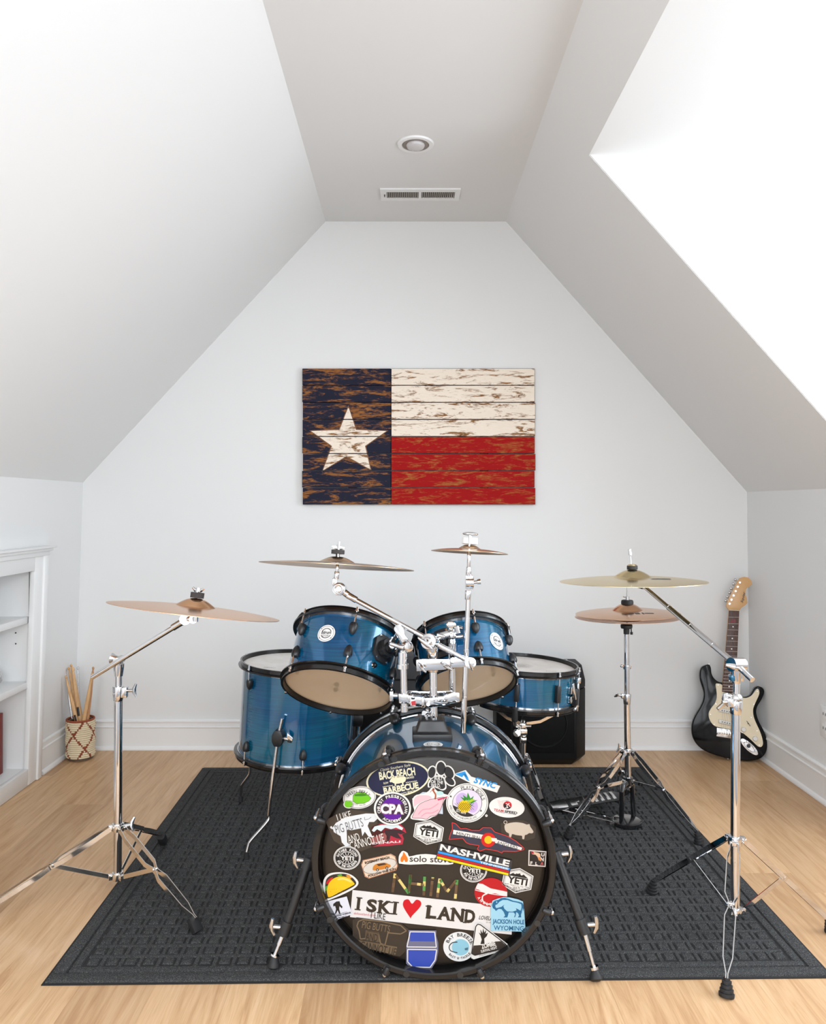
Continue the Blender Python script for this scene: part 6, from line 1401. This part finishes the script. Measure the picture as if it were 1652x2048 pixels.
b = MB(); b.box(((sx0 + sx1) / 2, sy0 - 0.002, 0.185), (sx1 - sx0 - 0.13, 0.006, 0.25)); g_ = b.build('grille', M_grille, spk, bev=0.006)
b = MB(); b.lathe([(0.095, -0.001), (0.098, 0.004), (0.102, 0.004), (0.105, -0.001)], frame(((sx0 + sx1) / 2, sy0 - 0.005, 0.185), (0, -1, 0)), 40); b.build('woofer_ring', M_cab, g_)
amp = thing('amplifier', (-0.04, 3.54, 0), 'dark grey amplifier box hidden behind toms and bass drum', 'amplifier')
M_amp = mat('amp_vinyl', (0.030, 0.030, 0.034), 0.55); bump(M_amp, noise(M_amp, coords(M_amp), 260, 3), 0.3, 0.001)
a0x, a1x = (700 - CX) / F * 3.42, (886 - CX) / F * 3.42; azt = H - (1314 - CY) / F * 3.42
b = MB(); b.box(((a0x + a1x) / 2, 3.54, 0.012 + azt / 2 - 0.006), (a1x - a0x, 0.22, azt - 0.012)); cab = b.build('cabinet', M_amp, amp, bev=0.012)
b = MB(); b.box(((a0x + a1x) / 2, 3.428, 0.16), (a1x - a0x - 0.05, 0.006, 0.26)); b.build('grille', M_grille, amp, bev=0.003)
b = MB(); b.box(((a0x + a1x) / 2, 3.4285, azt - 0.10), (a1x - a0x - 0.04, 0.006, 0.006)); b.build('panel_strip', M_cab, amp)
for sx in (a0x + 0.04, a1x - 0.04):
    for sy in (3.46, 3.62): b = MB(); b.cyl((sx, sy, 0.0), (sx, sy, 0.014), 0.016, n=14); b.build('rubber_foot', M_rubber, amp)

# ================================================================== GUITAR in the right corner
ga, gl = R(14), R(8.5)
gu = Vector((math.cos(ga), -math.sin(ga), 0)); gv = Vector((math.sin(ga) * math.sin(gl), math.cos(ga) * math.sin(gl), math.cos(gl))); gn = gu.cross(gv)
go = Vector(((1476 - CX) / F * 3.485, 3.485, 0.006)); gk = 3.485 / F / 4.876
MG = Matrix((gu, gv, gn)).transposed().to_4x4(); MG.translation = go
def gp(x, y): return ((x - 516) * gk / math.cos(ga), (1857 - y) * gk * 1.015)
gt = thing('electric_guitar', go, 'black electric guitar with cream pickguard leaning in the corner', 'guitar')
body = [(265, 963), (215, 985), (190, 1030), (188, 1100), (205, 1170), (222, 1240), (215, 1310), (185, 1380), (145, 1450), (115, 1520), (105, 1590), (112, 1660), (140, 1720), (190, 1770), (260, 1805), (350, 1830), (440, 1847), (540, 1855), (640, 1850), (720, 1820), (765, 1760), (778, 1690), (770, 1620), (745, 1550), (715, 1490), (695, 1430), (690, 1380), (705, 1330), (735, 1280), (757, 1230), (765, 1190), (750, 1160), (715, 1148), (680, 1165), (660, 1205), (635, 1240), (590, 1258), (520, 1250), (480, 1190), (430, 1140), (400, 1132), (360, 1125), (320, 1095), (297, 1050), (292, 1000), (282, 970)]
body = [gp(*p) for p in spline(body, 3)][::-1]
b = MB(); b.prism(body, -0.040, 0.0, MG); b.build('body', mat('guitar_black', (0.003, 0.003, 0.0035), 0.10, spec=0.2), gt, bev=0.006, seg=3)
guard = [(330, 1150), (350, 1140), (390, 1155), (392, 1212), (470, 1232), (550, 1258), (600, 1264), (650, 1237), (688, 1184), (705, 1172), (718, 1190), (715, 1230), (680, 1310), (660, 1370), (665, 1440), (690, 1510), (715, 1570), (735, 1640), (738, 1690), (720, 1715), (690, 1708), (640, 1660), (600, 1625), (550, 1590), (460, 1570), (380, 1560), (310, 1545), (270, 1490), (262, 1430), (285, 1380), (320, 1330), (338, 1270), (335, 1200)]
M_guard = mat('cream_pickguard', (0.78, 0.67, 0.48), 0.35, spec=0.3)
gd = MB().prism([gp(*p) for p in spline(guard, 3)][::-1], 0.0005, 0.0024, MG).build('pickguard', M_guard, gt, bev=0.0005, seg=1)
for x, y in ((352, 1155), (702, 1196), (670, 1320), (642, 1445), (690, 1568), (706, 1700), (556, 1592), (310, 1533), (278, 1440), (328, 1337)):
    b = MB(); b.lathe([(0.0026, 0.0024), (0.002, 0.0034), (0, 0.0036)], MG @ Matrix.Translation((*gp(x, y), 0)), 10); b.build('screw', M_satin, gd)
neck_l, neck_r = [(465, 425), (385, 1216)], [(557, 425), (506, 1222)]
M_maple = mat('maple_neck', rgb=(206, 160, 108), rough=0.35); M_rose = mat('rosewood', rgb=(72, 42, 32), rough=0.45)
_c = ramp(M_rose, noise(M_rose, coords(M_rose, (60, 60, 6)), 4, 4), [(0.3, lin((52, 30, 24))), (0.7, lin((92, 56, 42)))]); nodes(M_rose)[1].new(_c, nodes(M_rose)[2].inputs['Base Color'])
b = MB(); b.prism([gp(385, 1216), gp(506, 1222), gp(557, 425), gp(465, 425)], -0.018, 0.004, MG); b.build('neck', M_maple, gt, bev=0.003)
b = MB(); b.prism([gp(385, 1216), gp(506, 1222), gp(557, 427), gp(465, 427)], 0.0042, 0.0085, MG); fb = b.build('fretboard', M_rose, gt, bev=0.0006)
sc_len = (1560 - 425)
def fy(i): return 425 + sc_len * 1.06 * (1 - 2 ** (-i / 12))
for i in range(0, 21):
    y = fy(i); t_ = (y - 425) / (1218 - 425)
    if t_ > 0.99: break
    xa, xb = 465 + (385 - 465) * t_, 557 + (506 - 557) * t_
    b = MB(); p0, p1 = gp(xa + 2, y), gp(xb - 2, y); b.cyl(MG @ Vector((*p0, 0.0088)), MG @ Vector((*p1, 0.0088)), 0.0007 if i else 0.0018, n=8); b.build('fret' if i else 'nut', M_nickel if i else M_guard, fb)
for i in (3, 5, 7, 9, 12, 15, 17):
    y = (fy(i) + fy(i - 1)) / 2; t_ = (y - 425) / 793; xm = (465 + 557) / 2 + ((385 + 506) / 2 - 511) * t_
    b = MB(); b.lathe([(0.0032, 0.0086), (0, 0.0089)], MG @ Matrix.Translation((*gp(xm, y), 0)), 12); b.build('inlay_dot', M_white, fb)
b = MB(); b.prism([gp(462, 545), gp(520, 548), gp(524, 516), gp(500, 508)], 0.0090, 0.0098, MG); b.build('red_pick', mat('red_plastic', rgb=(120, 24, 34)), gt)
hd = [(463, 426), (440, 390), (445, 360), (460, 320), (490, 260), (520, 200), (545, 140), (570, 105), (610, 92), (650, 100), (675, 130), (678, 165), (655, 190), (632, 200), (622, 225), (620, 270), (632, 310), (633, 350), (610, 375), (580, 395), (559, 426)]
b = MB(); b.prism([gp(*p) for p in hd][::-1], -0.010, 0.0045, MG); hs_ = b.build('headstock', M_maple, gt, bev=0.0015)
for (tx, ty), (qx, qy) in zip(((440, 333), (455, 295), (475, 253), (492, 210), (513, 165), (533, 122)), ((470, 362), (488, 322), (508, 280), (528, 237), (548, 194), (568, 151))):
    b = MB(); b.cyl(MG @ Vector((*gp(qx, qy), 0.0045)), MG @ Vector((*gp(qx, qy), 0.011)), 0.0042, n=14); b.cyl(MG @ Vector((*gp(qx, qy), -0.014)), MG @ Vector((*gp(tx, ty), -0.012)), 0.0025, n=8); b.sphere(MG @ Vector((*gp(tx, ty), -0.012)), 0.0075, (0.8, 1, 1)); b.build('tuner', M_chrome, hs_)
b = MB(); x_, y_ = gp(598, 295); flat_text(b, 'Squier', MG @ Matrix.Translation((x_, y_, 0.0050)) @ Matrix.Rotation(R(76), 4, 'Z'), 0.052, 0.014, 0, 0.02, 0.25); b.build('headstock_print', M_ink, hs_, smooth=False)
M_pu = mat('white_pickup', (0.74, 0.72, 0.68), 0.4)
for yc, sl in ((1396, 22), (1505, 26)):
    x0_, y0_ = gp(352, yc - sl * 0.3); x1_, y1_ = gp(520, yc + sl * 0.8)
    cx_, cy_ = (x0_ + x1_) / 2, (y0_ + y1_) / 2; T = MG @ Matrix.Translation((cx_, cy_, 0.0024)) @ Matrix.Rotation(math.atan2(y1_ - y0_, x1_ - x0_), 4, 'Z')
    b = MB(); b.box((0, 0, 0.004), (0.082, 0.016, 0.008), T); pu = b.build('pickup', M_pu, gt, bev=0.003)
    for q in range(6): b = MB(); b.lathe([(0.0024, 0.008), (0.0024, 0.0088), (0, 0.0089)], T @ Matrix.Translation((-0.026 + q * 0.0104, 0, 0)), 10); b.build('pole_piece', M_ink, pu)
T = MG @ Matrix.Translation((*gp(400, 1608), 0)) @ Matrix.Rotation(R(-5), 4, 'Z')
b = MB(); b.box((0, 0, 0.003), (0.066, 0.038, 0.006), T); br_ = b.build('bridge', M_chrome, gt, bev=0.0015)
for q in range(6): b = MB(); b.box((-0.025 + q * 0.010, 0.002, 0.0085), (0.0085, 0.018, 0.005), T); b.build('saddle', M_nickel, br_, bev=0.001)
for q in range(6):
    b = MB(); x0_ = 476 + q * 13.5; xe = 368 + q * 17; b.tube([MG @ Vector((*gp(x0_, 427), 0.0105)), MG @ Vector((*gp(xe, 1600), 0.0125))], 0.00026, 6); b.build('string', mat('string_steel', (0.22, 0.20, 0.18), 0.5, metal=0.6), gt)
for x, y in ((570, 1562), (670, 1640)):
    b = MB(); b.lathe([(0.0115, 0.0024), (0.0098, 0.010), (0.0085, 0.012), (0, 0.012)], MG @ Matrix.Translation((*gp(x, y), 0)), 20); b.build('knob', M_pu, gt)
b = MB(); b.cyl(MG @ Vector((*gp(600, 1480), 0.003)), MG @ Vector((*gp(632, 1528), 0.003)), 0.0012, n=8); b.cyl(MG @ Vector((*gp(612, 1502), 0.002)), MG @ Vector((*gp(612, 1502), 0.014)), 0.0025, n=10); b.build('pickup_switch', M_ink, gt)
T = MG @ Matrix.Translation((*gp(618, 1722), 0)) @ Matrix.Rotation(R(-43), 4, 'Z') @ Matrix.Diagonal((1, 0.36, 1, 1))
b = MB(); b.lathe([(0.046, 0.0005), (0.045, 0.003), (0.030, 0.004), (0.026, 0.001), (0, 0.0008)], T, 32); jp = b.build('jack_plate', M_chrome, gt)
b = MB(); b.lathe([(0, 0.0042), (0.007, 0.0042), (0.0085, 0.001)], MG @ Matrix.Translation((*gp(612, 1714), 0)), 16); b.build('jack_socket', M_black, jp)
b = MB(); b.cyl(MG @ Vector((*gp(268, 972), -0.020)), MG @ Vector((*gp(283, 958), -0.020)), 0.004, n=10); b.build('strap_button', M_chrome, gt)
b = MB(); b.cyl(MG @ Vector((*gp(436, 1840), -0.02)), MG @ Vector((*gp(434, 1856), -0.02)), 0.004, n=10); b.build('strap_button', M_chrome, gt)

# ================================================================== BASKET OF STICKS
bkc = Vector(((161 - CX) / F * 3.53, 3.53, 0)); BR = 0.0625
bk = thing('woven_basket', bkc, 'coiled cream basket with brown diamond pattern in left corner', 'basket')
M_coilc = mat('cream_coil', rgb=(226, 210, 178), rough=0.8); M_coilb = mat('brown_coil', rgb=(146, 72, 44), rough=0.8)
for m_ in (M_coilc, M_coilb): bump(m_, noise(m_, coords(m_, (300, 300, 60)), 2, 2), 0.4, 0.001)
NB = 20; hb = 0.178
for i in range(NB):
    z = 0.005 + hb * (i + 0.5) / NB; r_c = hb / NB * 0.5; rr = BR - 0.004 - (0.010 if i == 0 else (0.003 if i == 1 else 0)) + 0.0015 * math.sin(i * 0.9)
    nn = 72; vs = []; fs = []; ms = []
    for j in range(nn):
        a = 2 * math.pi * j / nn
        for q in range(8):
            c_ = 2 * math.pi * q / 8; vs.append((bkc.x + (rr + r_c * math.cos(c_)) * math.sin(a), bkc.y - (rr + r_c * math.cos(c_)) * math.cos(a), z + r_c * math.sin(c_)))
    b = MB(); b.v = [Vector(v) for v in vs]
    for j in range(nn):
        deg = 360.0 * (j + 0.5) / nn
        # two families of zig-zag lines crossing: diamonds of 90 degrees
        ph = (deg + 6) % 90.0; tri_w = abs((i * 9.0 + 8) % 90.0 - 45) ; up_ = (i * 6.4 + 12) % 90.0
        on = min(abs(ph - up_), 90 - abs(ph - up_)) < 4.2 or min(abs(ph - (90 - up_)), 90 - abs(ph - (90 - up_))) < 4.2
        for q in range(8):
            b.f.append((j * 8 + q, ((j + 1) % nn) * 8 + q, ((j + 1) % nn) * 8 + (q + 1) % 8, j * 8 + (q + 1) % 8)); b.m.append(1 if (on and i < NB - 1) or i == NB - 1 else 0)
    b.build('coil', [M_coilc, M_coilb], bk)
b = MB(); b.lathe([(0, 0.003), (BR - 0.016, 0.003), (BR - 0.014, 0.008), (0, 0.008)], Matrix.Translation(bkc), 32); b.build('bottom', M_coilc, bk)
b = MB(); b.lathe([(BR - 0.0085, 0.006), (BR - 0.0085, hb - 0.004)], Matrix.Translation(bkc), 40); b.build('lining', mat('dark_lining', (0.10, 0.07, 0.05), 0.8), bk)
M_hick = mat('hickory', rgb=(214, 170, 120), rough=0.45); _c = ramp(M_hick, noise(M_hick, coords(M_hick, (60, 60, 5)), 3, 4), [(0.3, lin((196, 150, 100))), (0.7, lin((226, 186, 138)))]); nodes(M_hick)[1].new(_c, nodes(M_hick)[2].inputs['Base Color'])
def zP(x, y, d): return P(100 + x / 9.307, 1310 + y / 9.307, d)
def stick(tip, rim, label, m_=None, r_=0.0082, tipr=0.0052, marks=(), tipm=None):
    tip = Vector(tip); rim = Vector(rim); dr = (tip - rim).normalized()
    t0 = (0.016 - rim.z) / dr.z; bt_ = rim + dr * t0
    # keep the butt inside the basket
    v = Vector((bt_.x - bkc.x, bt_.y - bkc.y)); 
    if v.length > BR - 0.020:
        v = v.normalized() * (BR - 0.020); bt_ = Vector((bkc.x + v.x, bkc.y + v.y, 0.016))
    L = (tip - bt_).length; o = thing('drumstick', bt_, label, 'drumstick', 'drumsticks in the basket')
    f_ = lambda q: 1 - q / L
    b = MB(); b.rod(bt_, tip, [(0.0, r_ * 0.6), (0.012, r_ * 0.95), (0.03, r_), (f_(0.13), r_), (f_(0.030), r_ * 0.62), (f_(0.014), tipr * 0.62)], 14); b.build('shaft', m_ or M_hick, o)
    b = MB(); b.sphere(bt_.lerp(tip, f_(0.008)), tipr, (1, 1, 1.5)); b.build('tip', tipm or m_ or M_hick, o)
    for q0, q1, mm in marks:
        fr_ = frame(bt_.lerp(tip, 0), tip - bt_, (1, 0, 0)); zz0, zz1 = q0 * L, q1 * L
        b = MB(); b.lathe([(r_ + 0.0002, zz0), (r_ + 0.0002, zz1)], fr_, 8, a0=-110, a1=-50); b.build('print', mm, o)
    return o
RD_ = mat('red_print', rgb=(196, 70, 50))
stick(zP(292, 380, 3.50), zP(500, 1095, 3.488), 'drumstick with red and black print, front left of basket', marks=((0.42, 0.52, M_ink), (0.30, 0.40, RD_)))
stick(zP(420, 240, 3.545), zP(612, 1090, 3.50), 'thick pale drumstick with thin black print, front of basket', r_=0.0100, tipr=0.008, marks=((0.46, 0.56, M_ink),))
stick(zP(345, 220, 3.56), zP(505, 1060, 3.53), 'drumstick behind the two front sticks')
stick(zP(390, 165, 3.58), zP(560, 1050, 3.55), 'tallest drumstick at the back of basket')
stick(zP(808, 215, 3.545), zP(712, 1050, 3.52), 'rightmost brownish drumstick in basket', mat('walnut_stick', rgb=(190, 140, 96), rough=0.5))
stick(zP(790, 330, 3.50), zP(650, 1070, 3.49), 'pale drumstick leaning right in basket, in front of rightmost')
stick(zP(282, 255, 3.56), zP(392, 1050, 3.54), 'clear acrylic drumstick at left of basket', M_clear, 0.0066, 0.0062)
stick(zP(520, 215, 3.585), zP(540, 1045, 3.565), 'clear acrylic drumstick at back right of basket', M_clear, 0.0062, 0.0058)
